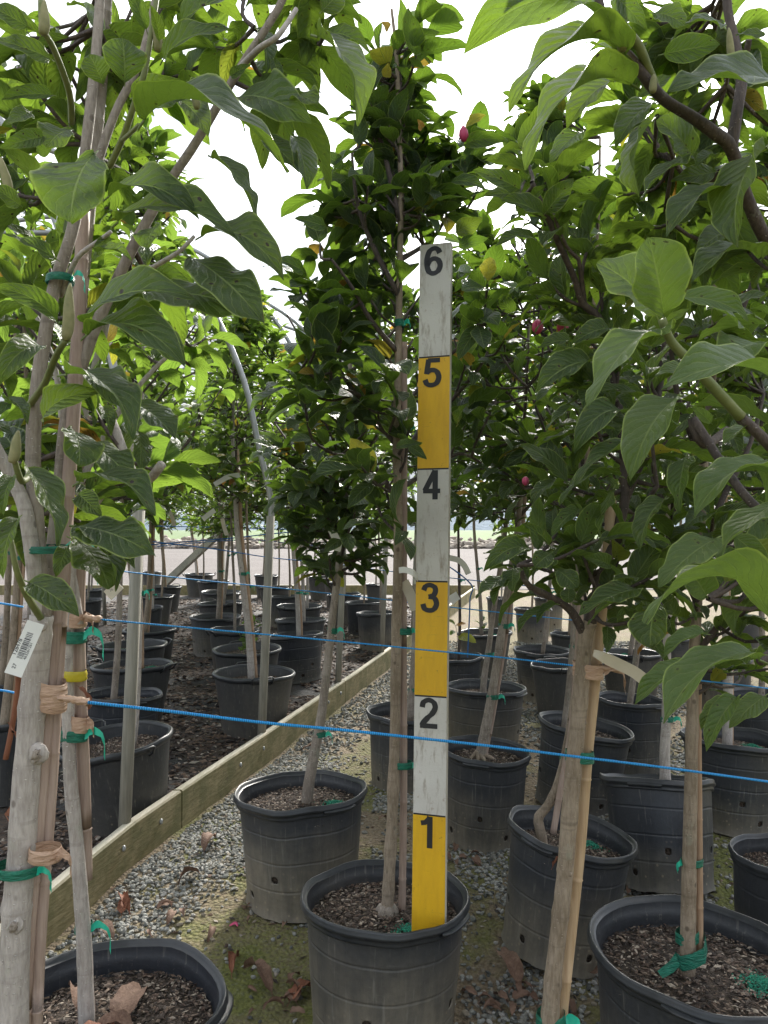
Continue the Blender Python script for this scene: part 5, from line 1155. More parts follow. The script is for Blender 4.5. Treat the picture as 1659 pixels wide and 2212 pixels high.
for a in [(2, (985, 175), (345, 235), 150, 1.10, 1.0, Q), (2, (1080, 265), (540, 485), 130, 1.13, 1.02, Q), (2, (1110, 385), (612, 735), 150, 1.15, 1.05, Q), (2, (1015, 345), (790, 562), 105, 1.2, 1.15, Z), (2, (1185, 440), (1000, 645), 110, 1.2, 1.15, Z),
          (2, (1740, 370), (1225, 395), 145, 1.2, 1.08, Z), (2, (1185, 240), (1452, 190), 130, 1.12, 1.1, Z), (2, (1140, 55), (1300, 110), 80, 1.12, 1.1, O), (2, (985, -30), (1135, 130), 120, 1.1, 1.08, Z), (2, (1525, 865), (1218, 1025), 110, 1.25, 1.15, Q),
          (2, (1680, 610), (1530, 1070), 135, 1.2, 1.1, Z), (2, (1345, 700), (1175, 520), 150, 1.3, 1.25, O), (2, (1330, 655), (1108, 862), 110, 1.3, 1.25, Z), (2, (1180, 500), (1105, 850), 70, 1.35, 1.3, Z), (2, (1660, 1140), (1325, 1225), 75, 1.25, 1.15, Q),
          (2, (1630, 1380), (1250, 1262), 90, 1.2, 1.15, Z), (2, (1440, 690), (1340, 730), 50, 1.25, 1.2, Z), (2, (1480, 110), (1300, 100), 70, 1.2, 1.15, Z), (2, (1659, 150), (1520, 150), 50, 1.2, 1.2, Z), (2, (1500, 1000), (1340, 1110), 100, 1.3, 1.25, Z),
          (2, (1100, 0), (1200, -90), 90, 1.12, 1.12, Z), (2, (900, -30), (520, 60), 130, 1.1, 1.0, Q), (2, (1060, 260), (870, 180), 50, 1.2, 1.2, Z), (2, (1080, 430), (1240, 330), 80, 1.3, 1.3, Z), (2, (1450, 740), (1240, 780), 100, 1.3, 1.3, Z)]:
    H.hleaf(*a)
for b in [(1500, 60, 1.5, 90), (1620, 90, 1.5, 90), (1420, 60, 1.45, 70), (1450, 150, 1.5, 80), (1550, 180, 1.5, 90), (1640, 260, 1.5, 90), (1500, 310, 1.55, 80), (1420, 320, 1.55, 70), (1580, 400, 1.5, 90), (1470, 430, 1.6, 90), (1400, 460, 1.6, 80), (1640, 480, 1.5, 80), (1540, 520, 1.6, 80), (1380, 250, 1.55, 40)]:
    H.blob(b[0], b[1], b[2], b[3], cov=2.3, nl=6)
for bx_, by_, tx_, ty_, r_, d_ in ((1345, 110, 1342, 40, .009, 1.1), (1580, 130, 1574, 60, .006, 1.2), (1410, 200, 1412, 160, .006, 1.14)):
    b_, t_ = P(bx_, by_, d_), P(tx_, ty_, d_); mb = MB(); mb.tube(smooth_path([b_, b_.lerp(t_, .5), t_], 4), [r_ * q for q in (.6, .85, 1, 1, .95, .85, .7, .45, .15)], 8); part('flower_bud', mb, M['bud'], H.root)
H.finish(300)
# ------------------------------------------------------------------ trees in the other pots
def pot_tree(key, bx_px, xh, r0, label, z0=1.25, z1=2.9, Rc=.34, ntw=70, mat='leaf_small', bark='bark_grey', kind='small', ln=.11, seed=1, npart=60, ties=(), cane_lab=None, extra=None, curve=None, blobs=None, lean_y=0.0, cmat='stake'):
    pi_ = POTINFO[key]; d = pi_['d']
    b = Vector(((bx_px - CX) / F * d, d, pi_['zs'] + .008))
    t = Tree('magnolia_tree' if kind == 'big' else 'young_tree', b, label, leafmat=mat, bark=bark, leafkind=kind, leaflen=ln, seed=seed)
    hx = (xh - CX) / F * d; top = z1 - .15
    lean = (hx - b.x) / (CAM_H - b.z)
    pts = [b]
    if curve: pts += [P(x, y, d) for x, y in curve]
    else:
        pts += [b + Vector((lean * .3 + .01, 0, .3)), b + Vector((lean * .62 + .006, 0, .6))]
    pts.append(Vector((hx, d, CAM_H)))
    n = 5
    for i in range(1, n + 1):
        f = i / n; z = CAM_H + (top - CAM_H) * f
        pts.append(Vector((hx + lean * .35 * (z - CAM_H) + .03 * mnoise.noise(Vector((z * 2, seed, 0))), d + lean_y * (z - CAM_H) + .03 * mnoise.noise(Vector((z * 2, 0, seed))), z)))
    t.limb(pts, r0, .004, 'trunk', 12 if d < 4 else 9, knots=5 if d < 4 else 2, sm=5 if d < 5 else 3)
    nb = 7 if d < 6 else 4
    for i in range(nb):
        z = z0 + (z1 - z0) * (.0 + .62 * i / nb); a = t.r.uniform(0, 6.28) + i * 2.4; rr = Rc * t.r.uniform(.55, .9)
        q = min((p for p, _ in t.nodes[:len(pts) * 5]), key=lambda p: abs(p.z - z)); e = q + Vector((rr * math.cos(a), rr * math.sin(a), rr * t.r.uniform(.9, 1.6)))
        t.limb([q, q.lerp(e, .5) + Vector((0, 0, -.03)), e], min(r0 * .4, .008), .003, 'branch', 6, 'bark_dark', 3)
    if blobs:
        for x, y, rp in blobs: t.blob(x, y, d + t.r.uniform(-.1, .1), rp, cov=4.6, nl=6, dr=.22)
    else: t.envelope(z0, z1, Rc, int(ntw * 1.7), 6)
    for y_ in ties:
        q = min((p for p, _ in t.nodes), key=lambda p: abs(proj(p)[1] - y_)); rr = min(((p - q).length, r_) for p, r_ in t.nodes)[1]
        tie(t, q + Vector((rr * .3, .004, 0)), rr * 1.35, rr * 1.25, .02, tlen=.03)
    if extra: extra(t, b, d)
    t.finish(npart, stuffmat=mat)
    if cane_lab:
        o = Vector((r0 * 1.1, r0 * .6, 0)); cane([pts[0] + o] + [p + o * .9 for p in pts[1:-3]], .0085 if d < 4 else .011, cane_lab, cmat)
    return t
def roots(t, b, d):
    mb = MB()
    for a, l in ((3.4, .05), (2.9, .035), (4.3, .04), (5.0, .045), (5.9, .06), (.3, .04)):
        e = b + Vector((math.cos(a) * l, math.sin(a) * l, -.004)); mb.tube(smooth_path([b + Vector((math.cos(a) * .008, math.sin(a) * .008, .035)), b.lerp(e, .45) + Vector((0, 0, .022)), b.lerp(e, .85) + Vector((.006, 0, .012)), e + Vector((0, 0, -.012))], 3), [.011, .010, .010, .0095, .009, .009, .008, .007, .006, .005], 7)
    part('surface_roots', mb, M['bark_brown'], t.root)
pot_tree('p2', 663, 742, .021, 'tree leaning right out of the dusty pot on the mossy ground', bark='bark_grey', seed=21, npart=260, ln=.118, ties=(1583, 1365),
         curve=[(668, 1690), (680, 1620), (692, 1560), (706, 1450), (722, 1300)], z1=2.6, blobs=[(700, 1200, 60), (760, 1190, 60), (660, 1150, 70), (720, 1120, 70), (790, 1150, 60), (640, 1060, 60), (700, 1040, 80), (780, 1060, 70), (640, 960, 60), (720, 940, 70), (800, 950, 60), (680, 860, 70), (760, 850, 60), (620, 1010, 40)], mat='leaf_small')
pot_tree('p3', 1172, 1262, .017, 'crooked trunk bent sharply at the soil of the slumped pot', bark='bark_brown', seed=22, npart=200, ln=.12, ties=(1638,),
         curve=[(1166, 1790), (1164, 1765), (1185, 1738), (1202, 1700), (1218, 1640), (1232, 1560), (1244, 1450)], z0=1.35, z1=2.7, Rc=.3, ntw=60, cane_lab=None)
cane([P(1195, 1800, 2.44), P(1212, 1700, 2.44), P(1232, 1590, 2.44), P(1246, 1450, 2.45), P(1258, 1250, 2.46)], .010, 'brown cane leaning beside the crooked trunk', 'stake_pink')
pot_tree('p6', 1034, 1118, .024, 'stout trunk on exposed surface roots, leaning right behind the board', bark='bark_grey', seed=23, npart=220, ties=(1510, 1350), extra=roots,
         curve=[(1040, 1620), (1052, 1560), (1064, 1490), (1080, 1390), (1094, 1290)], z0=1.35, z1=2.55, Rc=.32, ntw=85, cane_lab='split brown cane tied to the stout rooted trunk', cmat='stake_pink')
pot_tree('p7', 1042, 1092, .021, 'second leaning trunk just behind the stout rooted one', bark='bark_grey', seed=24, npart=150, ties=(1413,), curve=[(1046, 1465), (1056, 1400), (1065, 1330)], z0=1.3, z1=2.7, Rc=.34, ntw=80)
pot_tree('p5', 1434, 1442, .021, 'pale trunk rising out of the pot that is tipped backwards', bark='bark_pale', seed=25, npart=200, ties=(1548,), curve=[(1436, 1640), (1438, 1580), (1440, 1480)], z0=1.2, z1=2.9, Rc=.36, ntw=80, mat='leaf_small', ln=.125)
pot_tree('p17', 1566, 1560, .022, 'tree with short pale trunk under the drooping right leaves', bark='bark_pale', seed=26, npart=150, z0=1.2, z1=2.9, Rc=.36, ntw=70, cane_lab='second stem like cane in the right edge pot', cmat='stake')
pot_tree('p10', 1215, 1252, .017, 'trunk slanting up behind the leaning orange caned one', bark='bark_grey', seed=27, npart=150, z0=1.3, z1=3.0, Rc=.36, ntw=80, ties=(1395,))
pot_tree('p16', 1356, 1400, .018, 'slanting trunk in the tall black pot right of the orange cane', bark='bark_grey', seed=28, npart=150, z0=1.25, z1=3.1, Rc=.38, ntw=85)
pot_tree('p19', 884, 905, .02, 'trunk glimpsed between the central trunk and the board', bark='bark_grey', seed=29, npart=100, z0=1.3, z1=2.5, Rc=.34, ntw=70, ties=(1490,))
pot_tree('p18', 1700, 1690, .02, 'tree in the pot cut by the right edge', bark='bark_grey', seed=30, npart=60, z0=1.1, z1=2.6, Rc=.3, ntw=40)
def seedling(t, b, d):
    for k in range(7):
        p = b + Vector((R.uniform(-.02, .02), R.uniform(-.02, .02), .03 + .02 * k)); a = k * 2.4
        t.leaves.append((p, Vector((math.cos(a), math.sin(a), .5)), UP, .075, 1.1, .12))
MIDS = [  # key, base px, horizon px, radius, label, bark
 ('p8', 990, 990, .012, 'thin stem in the pot with wet black soil', 'bark_dark'),
 ('p9', 1040, 1024, .018, 'thin leaning trunk above the green seedling', 'bark_grey'), ('p11', 1234, 1236, .012, 'very slim trunk in the smooth taupe pot', 'bark_grey'),
 ('p12', 1170, 1196, .017, 'trunk in the tall pot left of the smooth taupe pot', 'bark_grey'), ('p13', 1148, 1150, .013, 'thin trunk in the small dusty far pot', 'bark_brown'),
 ('p14', 1228, 1232, .014, 'trunk rising behind the very slim one', 'bark_brown'), ('p15', 1358, 1392, .018, 'trunk passing behind the hanging cream label', 'bark_grey'),
 ('p20', 1640, 1640, .018, 'tree at the far right edge in shade', 'bark_grey'), ('p21', 1452, 1470, .016, 'trunk in the shaded pot behind the right foliage', 'bark_grey'),
 ('p22', 1566, 1590, .018, 'leaning trunk behind the right corner trunk', 'bark_grey'), ('p23', 1186, 1192, .012, 'thin far trunk beside the pale drive on the right', 'bark_pale'),
 ('p24', 1082, 1084, .012, 'thin far trunk standing before the pale drive', 'bark_pale'), ('p25', 1290, 1300, .013, 'far trunk behind the orange caned tree', 'bark_grey'),
 ('p26', 1420, 1424, .013, 'far trunk under the right-hand crowns', 'bark_grey'), ('p27', 1600, 1606, .014, 'far trunk near the right edge', 'bark_grey'),
 ('l1', 292, 305, .013, 'slim paired stem in the big pot with green granules', 'bark_pale'), ('l2', 545, 512, .024, 'pale smooth trunk leaning left beside the second post', 'bark_pale'),
 ('l3', 540, 534, .012, 'thin dark stem by the leafy sprout', 'bark_brown'), ('l4', 508, 500, .014, 'bent knobbly trunk behind the leafy sprout', 'bark_grey'),
 ('l5', 472, 474, .024, 'mottled upright trunk in the ribbed pot of the left bed', 'bark_grey'), ('l6', 482, 496, .020, 'trunk behind the mottled one, leaning right', 'bark_grey'),
 ('l7', 470, 486, .016, 'third trunk in the cluster behind the mottled one', 'bark_grey'), ('l8', 440, 438, .014, 'slim dark trunk near the end of the middle row', 'bark_grey'),
 ('l9', 426, 412, .020, 'leaning pale trunk at the end of the bed', 'bark_pale'), ('l10', 646, 630, .022, 'whitish stout trunk in the tilted black pot', 'bark_pale'),
 ('l11', 656, 648, .020, 'whitish trunk behind the stout one', 'bark_pale'), ('l12', 664, 660, .016, 'third whitish trunk of the far cluster', 'bark_pale'),
 ('l13', 626, 622, .014, 'thin trunk just right of the second post', 'bark_brown'), ('l14', 602, 602, .014, 'reddish slim trunk beyond the second post', 'bark_brown'),
 ('l15', 568, 572, .014, 'far thin trunk touching the second post', 'bark_grey'), ('l16', 676, 682, .016, 'far brown trunk standing before the pale drive', 'bark_brown'),
 ('l17', 722, 722, .014, 'far trunk behind the leaning trunk of the second pot', 'bark_grey'), ('l18', 744, 744, .015, 'trunk rising left of the third post', 'bark_grey'),
 ('l19', 786, 786, .012, 'slim trunk between the third and fourth posts', 'bark_brown'), ('l20', 822, 818, .014, 'trunk in the dusty pot near the plank corner', 'bark_grey'),
 ('l21', 812, 810, .013, 'far trunk hidden by the central crown', 'bark_grey'), ('l22', 302, 290, .018, 'brown trunk close left of the nearest post', 'bark_brown'),
 ('l23', 248, 262, .019, 'slim trunk standing in the dark inside pot', 'bark_grey'), ('l24', 300, 270, .016, 'trunk third back in the row left of the nearest post', 'bark_brown'),
 ('l25', 314, 326, .022, 'leaning brown trunk right of the nearest post', 'bark_brown'), ('l26', 330, 330, .015, 'thin trunk in the ribbed pot near the nearest post', 'bark_pale'),
 ('l27', 350, 352, .013, 'very thin tall stem in front of the taupe pots', 'bark_brown'), ('l28', 356, 346, .018, 'twin brown trunk near the brace', 'bark_brown'),
 ('l29', 326, 330, .013, 'far trunk behind the nearest post', 'bark_grey'), ('l30', 190, 196, .014, 'trunk behind the lowest foreground leaves', 'bark_grey'),
 ('l31', 198, 200, .013, 'far trunk behind the lowest foreground leaves', 'bark_grey'), ('l32', 160, 164, .014, 'trunk between the two foreground stems', 'bark_grey'),
 ('l33', 6, 22, .022, 'dark trunk at the left edge', 'bark_brown'), ('l34', 12, 44, .02, 'second trunk at the left edge, paired with a cane', 'bark_brown'), ('l35', 62, 66, .02, 'trunk directly behind the thick pale foreground trunk', 'bark_grey'),
]
for i, (key, bxp, xh, r0, lab, bk) in enumerate(MIDS):
    d = POTINFO[key]['d']; left = key[0] == 'l'; far = d > 7.5
    pot_tree(key, bxp, xh, r0, lab, bark=bk, seed=100 + i, mat='leaf_mid' if (left or far) else 'leaf_small', z0=R.uniform(1.3, 1.5) if not far else R.uniform(1.18, 1.42), z1=R.uniform(2.6, 3.15) if d < 7 else R.uniform(2.9, 3.6),
             Rc=R.uniform(.34, .44) if d < 6 else R.uniform(.42, .52), ntw=int(95 if d < 7.5 else 80), npart=70 if d < 5 else (24 if d < 8 else 8), ties=(R.uniform(1180, 1300),) if d < 9 else (),
             ln=.115 if d < 7.5 else .135, extra=seedling if key == 'p9' else None,
             cane_lab=('cane beside the ' + ' '.join(lab.split()[:9])) if key in ('l2', 'l5', 'l10', 'l22', 'l34', 'l28', 'l9', 'l25') else None)

# ------------------------------------------------------------------ measuring board
TB, BBm = P(942.5, 530, 2.10), P(926.5, 2032, 2.0)
axis_ = (TB - BBm).normalized(); yaw = rad(17)
xw = (Matrix.Rotation(-yaw, 3, 'Z') @ Vector((1, 0, 0))); xw = (xw - axis_ * xw.dot(axis_)).normalized(); nf = xw.cross(axis_).normalized()
if nf.y > 0: nf = -nf
BW, BT = .0885, .019
def fr(y):
    lo, hi = 0.0, 1.0
    for _ in range(40):
        m = (lo + hi) / 2
        if proj(BBm.lerp(TB, m))[1] > y: lo = m
        else: hi = m
    return BBm.lerp(TB, lo)
marks = [530, 773, 1014, 1256, 1503, 1758, 2032]
t = thing('measuring_board', BBm, 'tall white and yellow measuring board numbered in feet, standing in the middle pot', 'measuring stick')
mb = MB(); mb.beam(BBm, TB, BW, BT, nf, .0015); part('board', mb, M['board_edge'], t, smooth=False)
def strokes(ch):
    cr = lambda pts: [(p.x, p.y) for p in smooth_path([Vector((a, b, 0)) for a, b in pts], 5)]
    if ch == '1': return [[(.40, 1), (.40, 0)], [(.10, .775), (.24, .80), (.36, .90), (.40, .99)]]
    if ch == '2': return [cr([(.10, .68), (.14, .84), (.31, .925), (.48, .86), (.54, .70), (.46, .52), (.28, .34), (.14, .18), (.10, .085)]), [(.03, .085), (.62, .085)]]
    if ch == '3': return [cr([(.10, .74), (.17, .88), (.32, .925), (.47, .86), (.51, .73), (.44, .59), (.27, .53)]), cr([(.27, .535), (.47, .49), (.55, .30), (.46, .12), (.30, .075), (.14, .13), (.08, .29)])]
    if ch == '4': return [[(.45, .98), (.10, .30)], [(.04, .29), (.64, .29)], [(.46, 1), (.46, 0)]]
    if ch == '5': return [[(.58, .925), (.16, .925)], [(.19, .96), (.12, .46)], cr([(.13, .50), (.28, .59), (.46, .54), (.545, .34), (.47, .14), (.30, .075), (.14, .12), (.07, .27)])]
    if ch == '6': return [cr([(.53, .75), (.46, .88), (.33, .925), (.18, .84), (.10, .60), (.10, .36), (.17, .15), (.32, .075), (.48, .15), (.545, .33), (.48, .51), (.33, .58), (.18, .50), (.11, .36)])]
for i in range(6):
    a, b = fr(marks[i + 1]), fr(marks[i]); num = str(6 - i); white = i % 2 == 0
    off = nf * (BT / 2 + .0009)
    mb = MB(); mb.beam(a + off + axis_ * .0022, b + off - axis_ * (.0022 if i else 0), BW - .002, .0016, nf); part('painted_band', mb, M['paint_white' if white else 'paint_yellow'], t, smooth=False)
    if i:
        mb = MB(); mb.beam(b + off - axis_ * .002, b + off + axis_ * .002, BW - .004, .0012, nf); part('division_line', mb, M['ink'], t, smooth=False)
    Lb = (b - a).length if i < 5 else (fr(1503) - fr(1758)).length; hh = Lb * .262; ww = .60
    top = b - axis_ * Lb * (.012 if i else .022); mb = MB(); st = .165
    org = top - axis_ * hh - xw * hh * (.335 + .04) + nf * (BT / 2 + .0021)
    for si, stp in enumerate(strokes(num)):
        vs = []; n_ = len(stp); e = .0003 * si + .0004
        for j, (x, y) in enumerate(stp):
            p0 = stp[max(j - 1, 0)]; p1 = stp[min(j + 1, n_ - 1)]; tx, ty = p1[0] - p0[0], p1[1] - p0[1]; q = math.hypot(tx, ty); nx_, ny_ = -ty / q, tx / q
            wd = st * (1.12 if abs(nx_) > abs(ny_) else .95) / 2
            for s_ in (1, -1):
                for ez in (0, e): vs.append(org + xw * (x + nx_ * wd * s_) * hh + axis_ * (y + ny_ * wd * s_) * hh + nf * ez)
        fs = []
        for j in range(n_ - 1):
            A_, B_ = j * 4, (j + 1) * 4; fs += [(A_ + 1, B_ + 1, B_ + 3, A_ + 3), (A_, A_ + 1, B_ + 1, B_), (A_ + 2, B_ + 2, B_ + 3, A_ + 3)]
        mb.add(vs, fs)
    part('numeral', mb, M['ink'], t, smooth=False)

# ------------------------------------------------------------------ ropes
def rope(pts, r, label, mat='rope', sag=0.004):
    ps = [P(*p) for p in pts]; path = smooth_path(ps, 10); mb = MB(); mb.tube(path, [r * (1 + .06 * math.sin(i * 1.9)) for i in range(len(path))], 8)
    return single('guy_rope', mb, M[mat], label, 'rope', path[0])
rope([(188, 1517, 1.22), (370, 1537, 1.27), (560, 1560, 1.31), (740, 1577, 1.36), (900, 1594, 1.40), (1080, 1614, 1.45), (1240, 1634, 1.50), (1450, 1660, 1.56), (1720, 1697, 1.66)], .0026, 'thick bright blue rope stretched right across the view in front of the board')
rope([(218, 1338, 1.66), (400, 1355, 1.70), (600, 1373, 1.74), (800, 1392, 1.78), (930, 1405, 1.80), (1100, 1422, 1.72), (1249, 1439, 1.60)], .0018, 'blue rope crossing the yellow band below the number three')
rope([(1345, 1452, 1.62), (1400, 1459, 1.66), (1520, 1471, 1.8), (1627, 1483, 1.9), (1720, 1496, 2.0)], .0018, 'short blue rope leaving the cream label to the right')
rope([(254, 1233, 2.6), (420, 1252, 2.8), (600, 1270, 2.9), (796, 1291, 3.0), (969, 1311, 3.05), (1128, 1328, 3.1), (1300, 1346, 3.2)], .0022, 'thin blue rope passing behind the board above its number three')
rope([(330, 1170, 4.2), (470, 1187, 4.4), (588, 1205, 4.5), (725, 1218, 4.6), (834, 1233, 4.7), (1007, 1252, 4.8), (1200, 1272, 4.9)], .003, 'thin blue rope knotted to a far trunk, third above the plank', 'rope_far')
rope([(310, 1178, 5.2), (430, 1168, 5.3), (506, 1162, 5.4), (588, 1153, 5.5), (700, 1144, 5.6)], .004, 'frayed pale blue rope rising to the right across far trunks', 'rope_far')
rope([(340, 1180, 5.5), (524, 1166, 6.4), (640, 1175, 6.5), (760, 1186, 6.6)], .0035, 'second thin rope meeting the frayed one', 'rope_far')
rope([(320, 1136, 9), (500, 1140, 9), (700, 1146, 9)], .005, 'faint far rope level with the field', 'rope_far')
rope([(320, 1120, 11), (500, 1122, 11), (620, 1125, 11)], .005, 'faintest far rope in front of the hills', 'rope_far')
rope([(-60, 1296, 1.9), (0, 1303, 1.9), (49, 1311, 1.88)], .0026, 'upper blue rope end entering from the left edge')
rope([(-60, 1488, 1.7), (0, 1491, 1.7), (34, 1497, 1.68)], .0026, 'lower blue rope end at the left edge, with green tape')
rope([(903, 1180, 3.4), (1012, 1256, 3.35), (1015, 1300, 3.35), (1010, 1420, 3.4)], .003, 'blue rope end hanging right of the board', 'rope_far')
# tape sleeves on the rope ends
for pts, rr, lab in ([[(130, 1507, 1.23), (150, 1510, 1.22), (165, 1512, 1.22), (190, 1517, 1.22)], .0085, 'peach tape sleeve joining the thick rope to the pale trunk'],
                     [[(182, 1330, 1.66), (198, 1335, 1.66), (218, 1338, 1.66)], .010, 'peach tape sleeve on the rope beside the slim stems'],
                     [[(1292, 1441, 1.6), (1310, 1444, 1.6), (1346, 1452, 1.62)], .0075, 'peach tape sleeve near the cream label']):
    path = smooth_path([P(*p) for p in pts], 4); mb = MB(); mb.tube(path, [rr * (.7 + .35 * (i / len(path)) + .15 * math.sin(i * 2.2)) for i in range(len(path))], 10, rnoise=.3, squash=.7)
    single('tape_sleeve', mb, M['tape_peach'], lab, 'tape', path[0])

# ------------------------------------------------------------------ labels hanging on the trees
def ribbon(pts, w, mat, name, lab, cat, up=Vector((0, 0, 1)), wid=None):
    path = smooth_path(pts, 5); mb = MB(); vs = []; n_ = len(path); th = .0006
    for i, p in enumerate(path):
        tdir = (path[min(i + 1, n_ - 1)] - path[max(i - 1, 0)]).normalized(); u = (up - tdir * up.dot(tdir)).normalized(); nn = tdir.cross(u)
        ww = w * (wid(i / (n_ - 1)) if wid else 1)
        vs += [p + u * ww / 2 + nn * th, p - u * ww / 2 + nn * th, p - u * ww / 2 - nn * th, p + u * ww / 2 - nn * th]
    mb.add(vs, [(i * 4 + j, i * 4 + (j + 1) % 4, (i + 1) * 4 + (j + 1) % 4, (i + 1) * 4 + j) for i in range(n_ - 1) for j in range(4)] + [(0, 1, 2, 3), tuple((n_ - 1) * 4 + j for j in (3, 2, 1, 0))])
    return single(name, mb, M[mat], lab, cat, path[0], smooth=False), path
def text_part(s, size, org, xdir, ydir, root, name='print_text'):
    cu = bpy.data.curves.new('t', 'FONT'); cu.body = s; cu.size = size; cu.extrude = 0; cu.align_x = 'LEFT'
    ob = bpy.data.objects.new('t', cu); COL.objects.link(ob); dg = bpy.context.evaluated_depsgraph_get(); me = bpy.data.meshes.new_from_object(ob.evaluated_get(dg))
    bpy.data.objects.remove(ob); zd = xdir.cross(ydir)
    base = Vector(root.location)
    for v in me.vertices: v.co = org + xdir * v.co.x + ydir * v.co.y + zd * .0003 - base
    me.materials.clear(); me.materials.append(M['ink']); return link(name, me, root)
# barcode label at the left edge
c0, c1, c2, c3 = P(8, 1441, 1.16), P(46, 1464, 1.16), P(78, 1330, 1.18), P(52, 1342, 1.18)
xd = (c3 - c0).normalized(); yd_ = (c0 - c1); yd_ = (yd_ - xd * yd_.dot(xd)).normalized(); Lx = (c3 - c0).length * 1.15; Wy = (c0 - c1).length * .85
nz_ = xd.cross(yd_)
t = thing('barcode_label', c1, 'white barcode label 128478 hanging at the left edge behind the pale trunk', 'label')
mb = MB(); o0 = c1
mb.add([o0, o0 + yd_ * Wy, o0 + yd_ * Wy + xd * Lx, o0 + xd * Lx] + [p - nz_ * .0008 for p in (o0, o0 + yd_ * Wy, o0 + yd_ * Wy + xd * Lx, o0 + xd * Lx)], [(0, 3, 2, 1), (4, 5, 6, 7), (0, 1, 5, 4), (1, 2, 6, 5), (2, 3, 7, 6), (3, 0, 4, 7)])
part('tag_card', mb, M['white_tag'], t, smooth=False)
face = nz_ * .0004
text_part('128478', .0085, o0 + xd * .028 + yd_ * (Wy * .80) + face, xd, yd_, t); text_part('27', .0078, o0 + xd * .009 + yd_ * (Wy * .52) + face, xd, yd_, t); text_part('463261261', .006, o0 + xd * .026 + yd_ * (Wy * .18) + face, xd, yd_, t)
mb = MB(); xx = .026
rb = random.Random(4)
while xx < .066:
    w_ = rb.choice((.0006, .001, .0016)); a = o0 + xd * xx + yd_ * Wy * .36 + face; mb.add([a, a + xd * w_, a + xd * w_ + yd_ * Wy * .36, a + yd_ * Wy * .36], [(0, 1, 2, 3)]); xx += w_ + rb.choice((.0006, .0009, .0014))
part('barcode', mb, M['ink'], t, smooth=False)
ribbon([P(1282, 1410, 1.55), P(1300, 1418, 1.54), P(1330, 1432, 1.55), P(1370, 1452, 1.56), P(1398, 1474, 1.57)], .024, 'tag_cream', 'plant_label', 'long cream label curling right from the orange cane', 'label', Vector((.35, -.3, 1)), lambda f: .55 + .45 * min(1, f * 2.5))
ribbon([P(862, 1232, 2.06), P(875, 1231, 2.03), P(893, 1238, 2.02), P(903, 1252, 2.06), P(893, 1256, 2.12)], .016, 'white_tag', 'plant_label', 'white plastic loop label on the central trunk above the number three', 'label')
ribbon([P(872, 1256, 2.12), P(884, 1280, 2.13), P(892, 1300, 2.13), P(898, 1318, 2.13)], .028, 'tag_cream', 'plant_label', 'white paper label dangling behind the central cane', 'label', Vector((1, 0, .4)))
o, _ = ribbon([P(232, 1287, 2.0), P(243, 1277, 2.0), P(258, 1262, 2.0)], .030, 'tag_cream', 'plant_label', 'small cream printed label marked 26 under the left leaves', 'label', Vector((-1, 0, .8)))
text_part('26', .009, P(238, 1278, 1.985), Vector((.9, 0, .45)).normalized(), Vector((-.45, 0, .9)).normalized(), o)
ribbon([P(463, 1047, 4.6), P(480, 1037, 4.6), P(494, 1030, 4.6), P(518, 1026, 4.6)], .030, 'white_tag', 'plant_label', 'white label on the pale trunk in front of the second post', 'label')
ribbon([P(438, 1122, 5.6), P(450, 1112, 5.6), P(464, 1102, 5.6)], .036, 'white_tag', 'plant_label', 'white label sticking out left of the mottled trunk', 'label')
ribbon([P(358, 1097, 5.4), P(368, 1110, 5.4), P(374, 1124, 5.4), P(376, 1136, 5.4)], .028, 'tag_cream', 'plant_label', 'drooping white label near the slanting brace', 'label', Vector((1, 0, 0)))
ribbon([P(480, 1120, 5.9), P(484, 1138, 5.9), P(490, 1156, 5.9)], .03, 'tag_cream', 'plant_label', 'cream label hanging on the second cluster trunk', 'label', Vector((1, 0, 0)))
ribbon([P(716, 1144, 2.6), P(724, 1160, 2.6), P(730, 1175, 2.6), P(727, 1190, 2.6)], .026, 'white_tag', 'plant_label', 'white label tucked where the second pot trunk meets its crown', 'label', Vector((1, 0, .1)))
ribbon([P(970, 1205, 2.9), P(990, 1210, 2.9), P(1003, 1222, 2.9), P(1012, 1240, 2.9)], .022, 'white_tag', 'plant_label', 'bent white label strip right of the board', 'label')
ribbon([P(972, 1300, 3.6), P(980, 1292, 3.6), P(990, 1286, 3.6)], .04, 'white_tag', 'plant_label', 'small white label low down right of the board', 'label', Vector((0, 0, 1)))

# ------------------------------------------------------------------ dead leaves
dead_t = [leaf_template(80 + i, 9, 3, .5, R.uniform(.5, 1.1), R.uniform(1.2, 2.6), .14, R.uniform(-1, 1)) for i in range(6)]
dead_m = [fast_mesh('dead_leaf', *dead_t[i][:2], [M['dead' if i % 3 else 'dead_red']], dead_t[i][2]) for i in range(6)]
def dead(pos, L, lab, grp=None, rz=None, i=None):
    o = link('dead_leaf', dead_m[R.randrange(6) if i is None else i]); m_ = Matrix.Translation(pos) @ Euler((R.uniform(-.3, .3), R.uniform(-.2, .2), rz if rz is not None else R.uniform(0, 6.28))).to_matrix().to_4x4() @ Matrix.Scale(L, 4)
    o.matrix_world = m_; tag(o, lab, 'dead leaf', grp); return o
def ground_at(x, y):
    r = ray(x, y); z = 0
    for _ in range(20): tt = (z - CAM_H) / r.z; d = r.y * tt; z = gz(d)
    p = Vector((0, 0, CAM_H)) + r * tt; p.z = z + float(relief(np.array([p.x]), np.array([p.y]))[0]) + .006; return p
